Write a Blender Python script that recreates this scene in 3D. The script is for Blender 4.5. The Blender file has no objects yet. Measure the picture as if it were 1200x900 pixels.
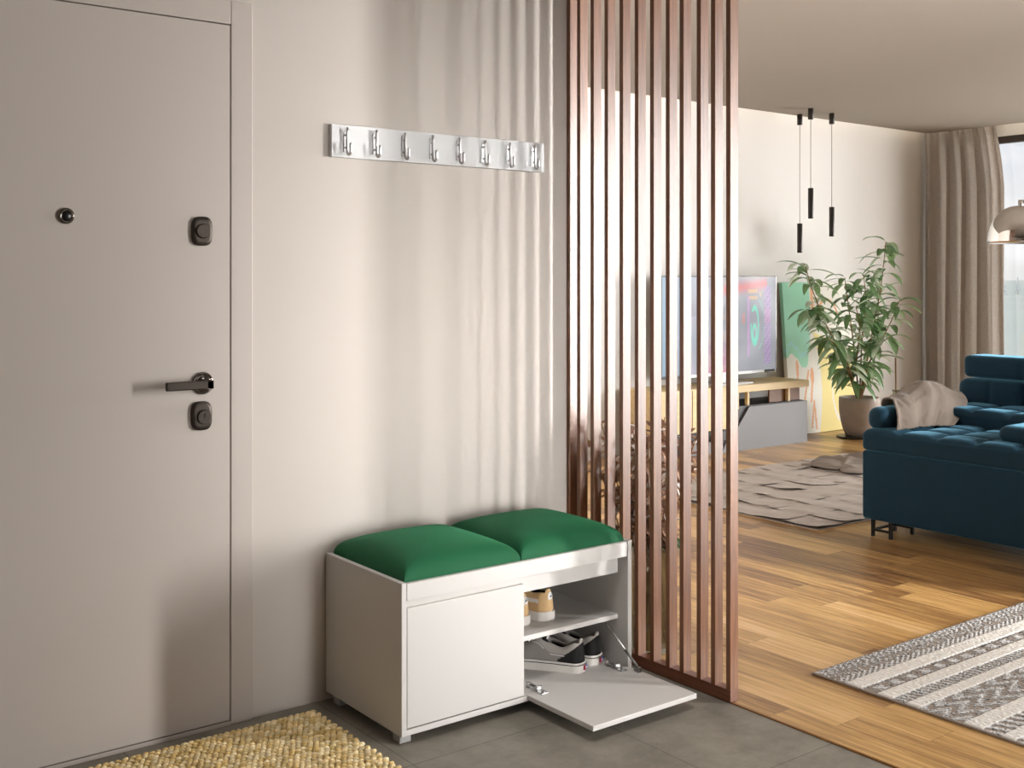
import bpy, bmesh, math, random
from mathutils import Vector, Matrix, noise
R = math.radians
random.seed(7)
scn = bpy.context.scene
COL = scn.collection

# ------------------------------------------------------------------ camera frame used to read sizes off the photograph
F = 1315.0; HZ = 327.0; CH = 1.34
FW = (0.6046, 0.7965); RT = (0.7965, -0.6046)
def on_y(px, py, Y):
    r = (px-600)/F; dx = FW[0]+RT[0]*r; dy = FW[1]+RT[1]*r
    d = Y/dy
    return Vector((dx*d, Y, CH-(py-HZ)/F*d))
def on_x(px, py, X):
    r = (px-600)/F; dx = FW[0]+RT[0]*r; dy = FW[1]+RT[1]*r
    d = X/dx
    return Vector((X, dy*d, CH-(py-HZ)/F*d))

# ------------------------------------------------------------------ materials
def srgb(c):
    return tuple((v/12.92 if v <= .04045 else ((v+.055)/1.055)**2.4) for v in c)
def hexc(h): return srgb(tuple(int(h[i:i+2], 16)/255 for i in (0, 2, 4)))
def new_mat(name):
    m = bpy.data.materials.new(name); m.use_nodes = True
    return m, m.node_tree, m.node_tree.nodes['Principled BSDF']
def mat(name, col, rough=.5, metal=0, spec=.5, bump=None, var=None, sheen=0, coat=0, coat_r=.1, attr=None):
    """col linear rgb; bump=(scale,strength,dist); var=(scale,amount)"""
    m, nt, b = new_mat(name)
    b.inputs['Base Color'].default_value = (*col, 1)
    b.inputs['Roughness'].default_value = rough
    b.inputs['Metallic'].default_value = metal
    b.inputs['Specular IOR Level'].default_value = spec
    if sheen:
        b.inputs['Sheen Weight'].default_value = sheen
        b.inputs['Sheen Roughness'].default_value = .4
    if coat:
        b.inputs['Coat Weight'].default_value = coat; b.inputs['Coat Roughness'].default_value = coat_r
    L = nt.links
    if attr:
        a = nt.nodes.new('ShaderNodeAttribute'); a.attribute_name = attr
        L.new(a.outputs['Color'], b.inputs['Base Color'])
    tc = None
    if bump or var:
        tc = nt.nodes.new('ShaderNodeTexCoord')
    if var:
        n = nt.nodes.new('ShaderNodeTexNoise'); n.inputs['Scale'].default_value = var[0]; n.inputs['Detail'].default_value = 5
        L.new(tc.outputs['Object'], n.inputs['Vector'])
        mx = nt.nodes.new('ShaderNodeMix'); mx.data_type = 'RGBA'
        mx.inputs[6].default_value = (*[c*(1-var[1]) for c in col], 1); mx.inputs[7].default_value = (*[min(1, c*(1+var[1])) for c in col], 1)
        L.new(n.outputs['Fac'], mx.inputs[0]); L.new(mx.outputs[2], b.inputs['Base Color'])
    if bump:
        n2 = nt.nodes.new('ShaderNodeTexNoise'); n2.inputs['Scale'].default_value = bump[0]; n2.inputs['Detail'].default_value = 4
        L.new(tc.outputs['Object'], n2.inputs['Vector'])
        bp = nt.nodes.new('ShaderNodeBump'); bp.inputs['Strength'].default_value = bump[1]; bp.inputs['Distance'].default_value = bump[2]
        L.new(n2.outputs['Fac'], bp.inputs['Height']); L.new(bp.outputs['Normal'], b.inputs['Normal'])
    return m
def wood_mat(name, c1, c2, axis, scale=(50, 3), rough=.4, spec=.5, coat=0, coat_r=.2):
    """grain stretched along axis (0,1,2)"""
    m, nt, b = new_mat(name); L = nt.links
    tc = nt.nodes.new('ShaderNodeTexCoord'); mp = nt.nodes.new('ShaderNodeMapping')
    s = [scale[0]]*3; s[axis] = scale[1]; mp.inputs['Scale'].default_value = s
    L.new(tc.outputs['Object'], mp.inputs['Vector'])
    n = nt.nodes.new('ShaderNodeTexNoise'); n.inputs['Scale'].default_value = 1; n.inputs['Detail'].default_value = 6; n.inputs['Roughness'].default_value = .6
    L.new(mp.outputs['Vector'], n.inputs['Vector'])
    r = nt.nodes.new('ShaderNodeValToRGB'); r.color_ramp.elements[0].position = .3; r.color_ramp.elements[1].position = .7
    r.color_ramp.elements[0].color = (*c1, 1); r.color_ramp.elements[1].color = (*c2, 1)
    L.new(n.outputs['Fac'], r.inputs['Fac']); L.new(r.outputs['Color'], b.inputs['Base Color'])
    bp = nt.nodes.new('ShaderNodeBump'); bp.inputs['Strength'].default_value = .25; bp.inputs['Distance'].default_value = .001
    L.new(n.outputs['Fac'], bp.inputs['Height']); L.new(bp.outputs['Normal'], b.inputs['Normal'])
    b.inputs['Roughness'].default_value = rough; b.inputs['Specular IOR Level'].default_value = spec
    if coat: b.inputs['Coat Weight'].default_value = coat; b.inputs['Coat Roughness'].default_value = coat_r
    return m
def glass_mat(name, tint=(1, 1, 1), refl=.08, haze=0):
    m = bpy.data.materials.new(name); m.use_nodes = True; nt = m.node_tree; nt.nodes.clear(); L = nt.links
    o = nt.nodes.new('ShaderNodeOutputMaterial'); t = nt.nodes.new('ShaderNodeBsdfTransparent'); t.inputs[0].default_value = (*tint, 1)
    g = nt.nodes.new('ShaderNodeBsdfGlossy'); g.inputs['Roughness'].default_value = .02
    lw = nt.nodes.new('ShaderNodeLayerWeight'); lw.inputs['Blend'].default_value = .35
    mu = nt.nodes.new('ShaderNodeMath'); mu.operation = 'MULTIPLY_ADD'; mu.inputs[1].default_value = .7; mu.inputs[2].default_value = refl
    L.new(lw.outputs['Fresnel'], mu.inputs[0])
    mx = nt.nodes.new('ShaderNodeMixShader'); L.new(mu.outputs[0], mx.inputs[0]); L.new(t.outputs[0], mx.inputs[1]); L.new(g.outputs[0], mx.inputs[2])
    L.new(mx.outputs[0], o.inputs[0])
    return m
def floor_wood():
    m, nt, b = new_mat('wood_plank_floor'); L = nt.links; N = nt.nodes.new
    tc = N('ShaderNodeTexCoord'); sp = N('ShaderNodeSeparateXYZ'); L.new(tc.outputs['Object'], sp.inputs[0])
    def M(op, a, b_=None, c=None):
        n = N('ShaderNodeMath'); n.operation = op
        for i, v in enumerate((a, b_, c)):
            if v is None: continue
            if isinstance(v, (int, float)): n.inputs[i].default_value = v
            else: L.new(v, n.inputs[i])
        return n.outputs[0]
    W, LN = .122, .95
    xr = M('DIVIDE', sp.outputs['X'], W); row = M('FLOOR', xr)
    wn = N('ShaderNodeTexWhiteNoise'); wn.noise_dimensions = '1D'; L.new(row, wn.inputs['W'])
    yr = M('ADD', M('DIVIDE', sp.outputs['Y'], LN), M('MULTIPLY', wn.outputs['Value'], 7.3)); idx = M('FLOOR', yr)
    cb = N('ShaderNodeCombineXYZ'); L.new(row, cb.inputs[0]); L.new(idx, cb.inputs[1])
    w2 = N('ShaderNodeTexWhiteNoise'); w2.noise_dimensions = '2D'; L.new(cb.outputs[0], w2.inputs['Vector'])
    # grain
    g = N('ShaderNodeCombineXYZ'); L.new(M('MULTIPLY', sp.outputs['X'], 55), g.inputs[0]); L.new(M('MULTIPLY', sp.outputs['Y'], 2.6), g.inputs[1]); L.new(M('MULTIPLY', w2.outputs['Value'], 40), g.inputs[2])
    n = N('ShaderNodeTexNoise'); n.inputs['Scale'].default_value = 1; n.inputs['Detail'].default_value = 7; n.inputs['Roughness'].default_value = .65; n.inputs['Distortion'].default_value = .4
    L.new(g.outputs[0], n.inputs['Vector'])
    fac = M('ADD', M('MULTIPLY', w2.outputs['Value'], .62), M('MULTIPLY', M('SUBTRACT', n.outputs['Fac'], .5), 1.5)); fac = M('ADD', fac, .19)
    r = N('ShaderNodeValToRGB'); e = r.color_ramp.elements
    e[0].position = .05; e[0].color = (*hexc('64452a'), 1)
    e[1].position = .98; e[1].color = (*hexc('dab482'), 1)
    for p, c in ((.3, '8d673d'), (.52, 'b08852'), (.75, 'cca265')):
        x = e.new(p); x.color = (*hexc(c), 1)
    L.new(fac, r.inputs['Fac'])
    fx = M('FRACT', xr); fy = M('FRACT', yr)
    gx = M('LESS_THAN', fx, .012); gy = M('LESS_THAN', fy, .0018); gap = M('MAXIMUM', gx, gy)
    mx = N('ShaderNodeMix'); mx.data_type = 'RGBA'; L.new(M('MULTIPLY', gap, .6), mx.inputs[0]); L.new(r.outputs['Color'], mx.inputs[6]); mx.inputs[7].default_value = (.05, .025, .01, 1)
    L.new(mx.outputs[2], b.inputs['Base Color'])
    b.inputs['Roughness'].default_value = .33; b.inputs['Specular IOR Level'].default_value = .5
    bp = N('ShaderNodeBump'); bp.inputs['Strength'].default_value = .12; bp.inputs['Distance'].default_value = .001
    L.new(n.outputs['Fac'], bp.inputs['Height']); L.new(bp.outputs['Normal'], b.inputs['Normal'])
    return m
def floor_tile():
    m, nt, b = new_mat('grey_stone_tile'); L = nt.links; N = nt.nodes.new
    tc = N('ShaderNodeTexCoord')
    mp = N('ShaderNodeMapping'); mp.inputs['Location'].default_value = (-1.655, -2.02, 0); L.new(tc.outputs['Object'], mp.inputs['Vector'])
    br = N('ShaderNodeTexBrick'); br.offset = 0; br.inputs['Scale'].default_value = 1
    br.inputs['Brick Width'].default_value = .61; br.inputs['Row Height'].default_value = .61; br.inputs['Mortar Size'].default_value = .0016; br.inputs['Mortar Smooth'].default_value = .2
    br.inputs['Color1'].default_value = (1, 1, 1, 1); br.inputs['Color2'].default_value = (.93, .93, .93, 1); br.inputs['Mortar'].default_value = (.45, .45, .45, 1)
    L.new(mp.outputs[0], br.inputs['Vector'])
    n = N('ShaderNodeTexNoise'); n.inputs['Scale'].default_value = 6; n.inputs['Detail'].default_value = 10; n.inputs['Roughness'].default_value = .72
    L.new(tc.outputs['Object'], n.inputs['Vector'])
    r = N('ShaderNodeValToRGB'); e = r.color_ramp.elements; e[0].position = .3; e[0].color = (*hexc('6a655b'), 1); e[1].position = .72; e[1].color = (*hexc('918b7f'), 1)
    L.new(n.outputs['Fac'], r.inputs['Fac'])
    mx = N('ShaderNodeMix'); mx.data_type = 'RGBA'; mx.blend_type = 'MULTIPLY'; mx.inputs[0].default_value = 1
    L.new(r.outputs['Color'], mx.inputs[6]); L.new(br.outputs['Color'], mx.inputs[7]); L.new(mx.outputs[2], b.inputs['Base Color'])
    b.inputs['Roughness'].default_value = .55; b.inputs['Specular IOR Level'].default_value = .35
    bp = N('ShaderNodeBump'); bp.inputs['Strength'].default_value = .2; bp.inputs['Distance'].default_value = .002
    L.new(n.outputs['Fac'], bp.inputs['Height']); L.new(bp.outputs['Normal'], b.inputs['Normal'])
    return m

M_WALL = mat('hall_wall_paint', hexc('c5bdb5'), .75, spec=.25, bump=(9, .25, .002), var=(1.7, .012))
M_TAUPE = mat('taupe_wall_paint', hexc('948a80'), .8, spec=.2)
M_LWALL = mat('living_wall_paint', hexc('dfddda'), .8, spec=.2)
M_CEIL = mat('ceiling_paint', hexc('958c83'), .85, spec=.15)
M_DOOR = mat('door_paint', hexc('bdb4ac'), .5, spec=.35)
M_BASE = mat('white_trim', hexc('dddad4'), .5)
M_WHITE = mat('white_laminate', hexc('c8c5c1'), .5, spec=.35)
M_RACK = mat('white_rack_board', hexc('d6d7d7'), .45)
M_GAP = mat('dark_seam', hexc('2b2521'), .8)
M_FOOT = mat('grey_plastic', hexc('a7a6a4'), .35, spec=.5)
M_CHROME = mat('chrome', (.6, .6, .6), .28, metal=1)
M_CHROME2 = mat('lamp_chrome', (.7, .69, .67), .03, metal=1)
M_STEEL = mat('dark_steel', (.28, .27, .26), .3, metal=1)
M_GUN = mat('gunmetal', hexc('3f3832'), .4, metal=.75)
M_GUNP = mat('polished_gunmetal', (.16, .14, .125), .1, metal=1)
M_GREEN = mat('green_velvet', hexc('0a5230'), .75, sheen=.2, spec=.3, bump=(600, .25, .001))
M_GREEN.node_tree.nodes['Principled BSDF'].inputs['Sheen Tint'].default_value = (.1, .8, .35, 1)
M_SLAT = wood_mat('walnut_slat', hexc('5e351c'), hexc('86542d'), 2, (120, 5), rough=.42, spec=.6, coat=.2, coat_r=.24)
M_SLATB = wood_mat('walnut_rail', hexc('5e331f'), hexc('7d4a30'), 1, (120, 5), rough=.42, spec=.6, coat=.2, coat_r=.24)
M_OAK = wood_mat('light_oak', hexc('d3b985'), hexc('e6d0a2'), 0, (30, 2), rough=.5)
M_OAKD = wood_mat('dark_oak_panel', hexc('6a4426'), hexc('80542f'), 0, (30, 2), rough=.5)
M_GREY = mat('matt_grey_laminate', hexc('77787a'), .5)
M_BLACK = mat('matt_black', hexc('1b1a19'), .5)
M_PEND = mat('pendant_black', hexc('2a2421'), .45)
M_CORD = mat('pendant_cord', hexc('7c6a58'), .6)
M_BLUE = mat('blue_velvet', hexc('0d3042'), .8, sheen=.7, spec=.25, bump=(90, .15, .002), var=(7, .12))
M_BLUE.node_tree.nodes['Principled BSDF'].inputs['Sheen Tint'].default_value = (.25, .6, .85, 1)
M_LEG = mat('black_metal', hexc('1f1c1a'), .4, metal=.6)
M_THROW = mat('taupe_knit', hexc('796e64'), .9, sheen=.2, bump=(260, .5, .002), var=(30, .12))
def curtain_mat():
    m, nt, b = new_mat('taupe_linen_curtain'); L = nt.links
    tc = nt.nodes.new('ShaderNodeTexCoord'); mp = nt.nodes.new('ShaderNodeMapping'); mp.inputs['Scale'].default_value = (60, 60, 240)
    L.new(tc.outputs['Object'], mp.inputs[0]); n = nt.nodes.new('ShaderNodeTexNoise'); n.inputs['Scale'].default_value = 1; L.new(mp.outputs[0], n.inputs[0])
    r = nt.nodes.new('ShaderNodeValToRGB'); r.color_ramp.elements[0].position = .3; r.color_ramp.elements[1].position = .7
    r.color_ramp.elements[0].color = (*hexc('c4bcb5'), 1); r.color_ramp.elements[1].color = (*hexc('ddd7d1'), 1)
    L.new(n.outputs['Fac'], r.inputs[0]); L.new(r.outputs[0], b.inputs['Base Color']); b.inputs['Roughness'].default_value = .9; b.inputs['Specular IOR Level'].default_value = .1
    t = nt.nodes.new('ShaderNodeBsdfTranslucent'); L.new(r.outputs[0], t.inputs[0])
    mx = nt.nodes.new('ShaderNodeMixShader'); mx.inputs[0].default_value = .42
    L.new(b.outputs[0], mx.inputs[1]); L.new(t.outputs[0], mx.inputs[2]); L.new(mx.outputs[0], nt.nodes['Material Output'].inputs[0])
    return m
M_CURT = curtain_mat()
M_FRAME = mat('bronze_window_frame', hexc('3a2f29'), .5)
M_GLASS = glass_mat('window_glass', refl=.03)
M_VASE = glass_mat('clear_glass', tint=(.86, .92, .9), refl=.1)
M_POT = mat('brown_concrete', hexc('9d9187'), .75, bump=(40, .5, .003), var=(9, .28))
M_SOIL = mat('potting_soil', hexc('3a2a1c'), .95, bump=(90, 1, .01))
M_STEM = mat('woody_stem', hexc('8a6a45'), .8, var=(40, .3))
M_STEMG = mat('green_stem', hexc('3c5a2c'), .6)
def leaf_mat(name, rough=.35, transl=.25):
    m, nt, b = new_mat(name); L = nt.links
    a = nt.nodes.new('ShaderNodeAttribute'); a.attribute_name = 'Col'
    L.new(a.outputs['Color'], b.inputs['Base Color']); b.inputs['Roughness'].default_value = rough
    t = nt.nodes.new('ShaderNodeBsdfTranslucent'); L.new(a.outputs['Color'], t.inputs[0])
    mx = nt.nodes.new('ShaderNodeMixShader'); mx.inputs[0].default_value = transl
    L.new(b.outputs[0], mx.inputs[1]); L.new(t.outputs[0], mx.inputs[2]); L.new(mx.outputs[0], nt.nodes['Material Output'].inputs[0])
    return m
M_LEAF = leaf_mat('glossy_green_leaf', .3)
M_DRY = leaf_mat('dried_leaf', .3, .15)
M_RUG = mat('woven_wool', (1, 1, 1), .95, spec=.1, attr='Col', bump=(500, .4, .001))
M_JUTE = mat('braided_jute', (1, 1, 1), .85, spec=.2, attr='Col', bump=(300, .6, .002))
M_HIDE = mat('taupe_hide_patches', hexc('b5aba2'), .8, spec=.2, var=(5, .1), bump=(60, .2, .002))
M_CANVAS = mat('painted_canvas', (1, 1, 1), .7, spec=.2, attr='Col')
M_SHOE = mat('shoe_upper', (1, 1, 1), .7, spec=.25, attr='Col', bump=(500, .3, .0006))
M_SOLE = mat('white_rubber', hexc('d9d5cf'), .55)
M_SOLED = mat('black_rubber', hexc('22201f'), .6)
M_LACEW = mat('white_lace', hexc('e0dedb'), .8)
M_TAGR = mat('red_tag', hexc('a3273f'), .5)
M_TAGB = mat('blue_tag', hexc('3a5aa8'), .5)
M_TAGG = mat('green_tag_mark', hexc('1e5a3c'), .5)
M_TAGW = mat('white_tag', hexc('e6e6e4'), .5)
M_STRIP = mat('brass_strip', hexc('8a5a20'), .3, metal=.8)
M_FLOORW = floor_wood(); M_TILE = floor_tile()
M_FIELD = mat('hazed_field', hexc('e4e8d8'), .95, var=(.02, .1))  # outdoor haze is mixed into this pale colour
M_TREE = mat('hazed_conifer', hexc('eef0ef'), .95)  # near-white green stands in for haze over the distance
M_SIDEBLK = mat('tv_black', hexc('111215'), .3)
M_SILVER = mat('tv_silver', hexc('c9cacc'), .35, metal=.4)
M_BARK = mat('hazed_bark', hexc('c9cbc8'), .9)  # trunk colour bleached to paint in the haze

# ------------------------------------------------------------------ mesh builder
ORG = {}
class MB:
    def __init__(s): s.v = []; s.f = []; s.c = []; s.sm = []; s.cur = (1, 1, 1)
    def add(s, verts, faces, col=None, smooth=True):
        o = len(s.v); s.v += [tuple(p) for p in verts]
        if col is None: s.c += [s.cur]*len(verts)
        elif len(col) == len(verts) and not isinstance(col[0], (int, float)): s.c += list(col)
        else: s.c += [tuple(col)]*len(verts)
        s.f += [tuple(i+o for i in f) for f in faces]; s.sm += [smooth]*len(faces)
        return s
    def bm(s, b, smooth=True):
        b.verts.ensure_lookup_table(); b.verts.index_update()
        s.add([v.co[:] for v in b.verts], [[v.index for v in f.verts] for f in b.faces], smooth=smooth); b.free(); return s
    def box(s, x0, x1, y0, y1, z0, z1, bev=.002, seg=2, rot=None):
        b = bmesh.new(); bmesh.ops.create_cube(b, size=1)
        for v in b.verts: v.co = Vector(((x0+x1)/2+v.co.x*(x1-x0), (y0+y1)/2+v.co.y*(y1-y0), (z0+z1)/2+v.co.z*(z1-z0)))
        if bev > 0: bmesh.ops.bevel(b, geom=b.edges[:], offset=min(bev, .45*min(x1-x0, y1-y0, z1-z0)), segments=seg, profile=.5, affect='EDGES')
        if rot is not None:
            c = Vector(((x0+x1)/2, (y0+y1)/2, (z0+z1)/2))
            for v in b.verts: v.co = rot @ (v.co-c)+c
        return s.bm(b, smooth=False)
    def cyl(s, p0, p1, r, r1=None, n=24, cap=True, bev=0):
        r1 = r if r1 is None else r1
        p0 = Vector(p0); p1 = Vector(p1); L = (p1-p0).length
        prof = [(r, 0), (r1, L)]
        if bev: prof = [(r-bev, 0), (r, bev), (r1, L-bev), (r1-bev, L)]
        if cap: prof = [(0, 0)]+prof+[(0, L)]
        return s.lathe(prof, p0, (p1-p0).normalized(), n)
    def lathe(s, prof, base=(0, 0, 0), axis=(0, 0, 1), n=32, sx=1, sy=1, smooth=True):
        base = Vector(base); q = Vector((0, 0, 1)).rotation_difference(Vector(axis))
        vs = []; fs = []; idx = []
        for (r, z) in prof:
            if r < 1e-6: idx.append([len(vs)]); vs.append(base+q @ Vector((0, 0, z)))
            else:
                idx.append(list(range(len(vs), len(vs)+n)))
                for i in range(n):
                    a = 2*math.pi*i/n; vs.append(base+q @ Vector((r*sx*math.cos(a), r*sy*math.sin(a), z)))
        for a, b in zip(idx, idx[1:]):
            for i in range(n):
                j = (i+1) % n
                if len(a) == 1 and len(b) == 1: continue
                if len(a) == 1: fs.append((a[0], b[j], b[i]))
                elif len(b) == 1: fs.append((a[i], a[j], b[0]))
                else: fs.append((a[i], a[j], b[j], b[i]))
        return s.add(vs, fs, smooth=smooth)
    def tube(s, pts, r, n=10, cap=True):
        pts = [Vector(p) for p in pts]; vs = []; fs = []
        rr = r if isinstance(r, (list, tuple)) else [r]*len(pts)
        up = None
        for i, p in enumerate(pts):
            t = (pts[min(i+1, len(pts)-1)]-pts[max(i-1, 0)]).normalized()
            if up is None: up = t.orthogonal().normalized()
            up = (up-t*up.dot(t)).normalized(); w = t.cross(up)
            for k in range(n):
                a = 2*math.pi*k/n; vs.append(p+rr[i]*(math.cos(a)*up+math.sin(a)*w))
        for i in range(len(pts)-1):
            for k in range(n):
                k2 = (k+1) % n; fs.append((i*n+k, i*n+k2, (i+1)*n+k2, (i+1)*n+k))
        if cap: fs.append(tuple(range(n-1, -1, -1))); fs.append(tuple((len(pts)-1)*n+k for k in range(n)))
        return s.add(vs, fs)
    def rbox(s, lo, hi, r, step=.03, deform=None, pw=2):
        """rounded, subdivided box; deform(p, n) moves each vertex"""
        lo = Vector(lo); hi = Vector(hi); c = (lo+hi)/2; h = (hi-lo)/2
        r = min(r, h.x*.999, h.y*.999, h.z*.999)
        ns = [max(2, int(2*h[i]/step)) for i in range(3)]
        key = {}; vs = []; fs = []
        def coords(i):
            n = ns[i]; inner = h[i]-r
            a = [-h[i]+r*(1-math.cos(k/4*math.pi/2)) for k in range(4)]   # denser near edges
            m = [-inner+2*inner*k/n for k in range(n+1)]
            return a+m+[-x for x in reversed(a)]
        cs = [coords(i) for i in range(3)]
        def vid(i, j, k):
            if (i, j, k) in key: return key[(i, j, k)]
            p = Vector((cs[0][i], cs[1][j], cs[2][k]))
            q = Vector([max(-(h[a]-r), min(h[a]-r, p[a])) for a in range(3)])
            d = p-q
            if d.length > 1e-9: d.normalize(); p = q+d*r
            w = c+p
            if deform: w = deform(w, d if d.length > 0 else Vector((0, 0, 0)))
            key[(i, j, k)] = len(vs); vs.append(w); return key[(i, j, k)]
        n0, n1, n2 = len(cs[0])-1, len(cs[1])-1, len(cs[2])-1
        for i in range(n0):
            for j in range(n1):
                fs.append((vid(i, j, n2), vid(i+1, j, n2), vid(i+1, j+1, n2), vid(i, j+1, n2)))
                fs.append((vid(i, j, 0), vid(i, j+1, 0), vid(i+1, j+1, 0), vid(i+1, j, 0)))
        for i in range(n0):
            for k in range(n2):
                fs.append((vid(i, 0, k), vid(i+1, 0, k), vid(i+1, 0, k+1), vid(i, 0, k+1)))
                fs.append((vid(i, n1, k), vid(i, n1, k+1), vid(i+1, n1, k+1), vid(i+1, n1, k)))
        for j in range(n1):
            for k in range(n2):
                fs.append((vid(0, j, k), vid(0, j, k+1), vid(0, j+1, k+1), vid(0, j+1, k)))
                fs.append((vid(n0, j, k), vid(n0, j+1, k), vid(n0, j+1, k+1), vid(n0, j, k+1)))
        return s.add(vs, fs)
    def grid(s, fn, nu, nv, col=None, flip=False):
        vs = []; cs = []; fs = []
        for j in range(nv+1):
            for i in range(nu+1):
                vs.append(fn(i/nu, j/nv)); cs.append(col(i/nu, j/nv) if col else s.cur)
        for j in range(nv):
            for i in range(nu):
                a = j*(nu+1)+i; q = (a, a+1, a+nu+2, a+nu+1); fs.append(q[::-1] if flip else q)
        return s.add(vs, fs, cs)
    def prism(s, poly, y0, y1, smooth=False):
        """poly in (x,z), extruded along y"""
        n = len(poly)
        vs = [(x, y0, z) for x, z in poly]+[(x, y1, z) for x, z in poly]
        fs = [tuple(range(n)), tuple(range(2*n-1, n-1, -1))]+[(i, i+n, (i+1) % n+n, (i+1) % n) for i in range(n)]
        return s.add(vs, fs, smooth=smooth)
    def xf(s, M):
        s.v = [tuple(M @ Vector(p)) for p in s.v]; return s
    def build(s, name, m, parent=None, local=False, colattr=False, sub=0, solid=0):
        me = bpy.data.meshes.new(name)
        off = Vector((0, 0, 0))
        if parent is not None and not local: off = ORG.get(parent.name, Vector((0, 0, 0)))
        me.from_pydata([tuple(Vector(p)-off) for p in s.v], [], s.f)
        me.materials.append(m)
        for p, f in zip(me.polygons, s.sm): p.use_smooth = f
        if colattr:
            ca = me.color_attributes.new('Col', 'FLOAT_COLOR', 'POINT')
            for i, c in enumerate(s.c): ca.data[i].color = (*c, 1)
        bmm = bmesh.new(); bmm.from_mesh(me); bmesh.ops.recalc_face_normals(bmm, faces=bmm.faces); bmm.to_mesh(me); bmm.free()
        me.update()
        o = bpy.data.objects.new(name, me); COL.objects.link(o)
        if parent is not None:
            o.parent = parent
            ORG[o.name] = off
        if sub:
            md = o.modifiers.new('sub', 'SUBSURF'); md.levels = sub; md.render_levels = sub
        if solid:
            md = o.modifiers.new('solid', 'SOLIDIFY'); md.thickness = solid; md.offset = 0
        return o
def tag(o, label=None, cat=None, group=None, kind=None):
    if label: o['label'] = label
    if cat: o['category'] = cat
    if group: o['group'] = group
    if kind: o['kind'] = kind
    return o
def thing(name, loc, label, cat, group=None, kind=None, rz=0):
    o = bpy.data.objects.new(name, None); COL.objects.link(o); o.location = loc; o.rotation_euler = (0, 0, rz); o.empty_display_size = .1
    ORG[o.name] = Vector(loc)
    return tag(o, label, cat, group, kind)
def copy_tree(o, parent=None):
    c = o.copy(); COL.objects.link(c)
    if parent is not None: c.parent = parent
    for ch in list(o.children): copy_tree(ch, c)
    return c
def struct(mb, name, m, label, cat, **k):
    return tag(mb.build(name, m, **k), label, cat, kind='structure')

# ------------------------------------------------------------------ dimensions
YW = 3.207      # hall wall
YF = 6.31       # living room far wall
XE = 9.9        # window wall
XS = 2.688      # slat screen
ZC = 2.742      # ceiling slab
XW, YS = -.9, -.95
COVE = .12

# ------------------------------------------------------------------ the setting
DX0, DX1, DZ = .39, 1.436, 2.177
w = MB()
w.box(XW-.12, DX0, YW, YW+.14, 0, 2.95, 0); w.box(DX1, XS+.03, YW, YW+.14, 0, 2.95, 0); w.box(DX0, DX1, YW, YW+.14, DZ, 2.95, 0)
w.box(XS-.11, XS+.03, YW+.14, YF, 0, 2.95, 0)
struct(w, 'wall_north', M_WALL, 'warm beige hall wall between the entrance door and the slat screen', 'wall')
struct(MB().box(XS+.03, XE+.15, YF, YF+.14, 0, 2.95, 0), 'wall_far', M_LWALL, 'off-white living room wall behind the television', 'wall')
w = MB(); w.box(XE, XE+.15, YS-.12, .1, 0, 2.95, 0); w.box(XE, XE+.15, 6.15, YF, 0, 2.95, 0); w.box(XE, XE+.15, .1, 6.15, 2.664, 2.95, 0); w.box(XE, XE+.15, .1, 6.15, 0, .06, 0)
struct(w, 'wall_east', M_LWALL, 'pale wall around the large living room window', 'wall')
w = MB(); w.box(XW-.12, 1.85, YS-.12, YS, 0, 2.95, 0); w.box(2.85, 5.85, YS-.12, YS, 0, 2.95, 0); w.box(1.85, 2.85, YS-.12, YS, 2.3, 2.95, 0); w.box(6.95, XE, YS-.12, YS, 0, 2.95, 0); w.box(5.85, 6.95, YS-.12, YS, 2.68, 2.95, 0)
struct(w, 'wall_south', M_TAUPE, 'taupe wall behind the viewer with a tall narrow window', 'wall')
struct(MB().box(XW-.12, XW, YS, YW, 0, 2.95, 0), 'wall_west', M_TAUPE, 'taupe hall wall opposite the living room', 'wall')
w = MB(); w.box(XW, XE-.185, YS, YW, ZC, ZC+.09, 0); w.box(XS+.03, XE-.185, YW, YF-COVE, ZC, ZC+.09, 0)
struct(w, 'ceiling', M_CEIL, 'flat lowered ceiling with a light gap along the far walls', 'ceiling')
struct(MB().box(XW, XE+.15, YS-.12, YF+.14, 2.95, 3.0, 0), 'ceiling_upper', M_LWALL, 'upper ceiling above the light gap', 'ceiling')
# led strips lying on the slab near its edge
def emis(name, col, st):
    m = bpy.data.materials.new(name); m.use_nodes = True; nt = m.node_tree; nt.nodes.clear()
    o = nt.nodes.new('ShaderNodeOutputMaterial'); e = nt.nodes.new('ShaderNodeEmission'); e.inputs[0].default_value = (*col, 1); e.inputs[1].default_value = st
    nt.links.new(e.outputs[0], o.inputs[0]); return m
M_LED = emis('warm_led', (1, .9, .76), 75)
tag(MB().box(XS+.1, XE-.185-.03, YF-COVE-.045, YF-COVE-.03, ZC+.09, ZC+.098, 0).build('led_strip', M_LED), 'warm light strip hidden above the ceiling edge along the television wall', 'light strip')
tag(MB().box(XE-.185-.045, XE-.185-.03, YS+.1, YF-COVE-.06, ZC+.09, ZC+.098, 0).build('led_strip', M_LED), 'warm light strip hidden above the ceiling edge along the window wall', 'light strip')

struct(MB().box(XW, XS+.004, YS, YW, -.05, 0, 0), 'floor_hall', M_TILE, 'grey-brown stone tile floor of the hall', 'floor')
struct(MB().box(XS+.014, XE+.15, YS, YF, -.05, .001, 0), 'floor_living', M_FLOORW, 'honey and walnut plank floor of the living room', 'floor')
struct(MB().box(XS+.004, XS+.014, YS, YW, -.05, .003, .001), 'trim_1', M_STRIP, 'thin brass strip between the tile and the plank floor', 'trim')
struct(MB().box(XS+.03, XE, YF-.014, YF, 0, .075, .004), 'baseboard_far', M_BASE, 'white baseboard along the television wall', 'baseboard')

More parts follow.
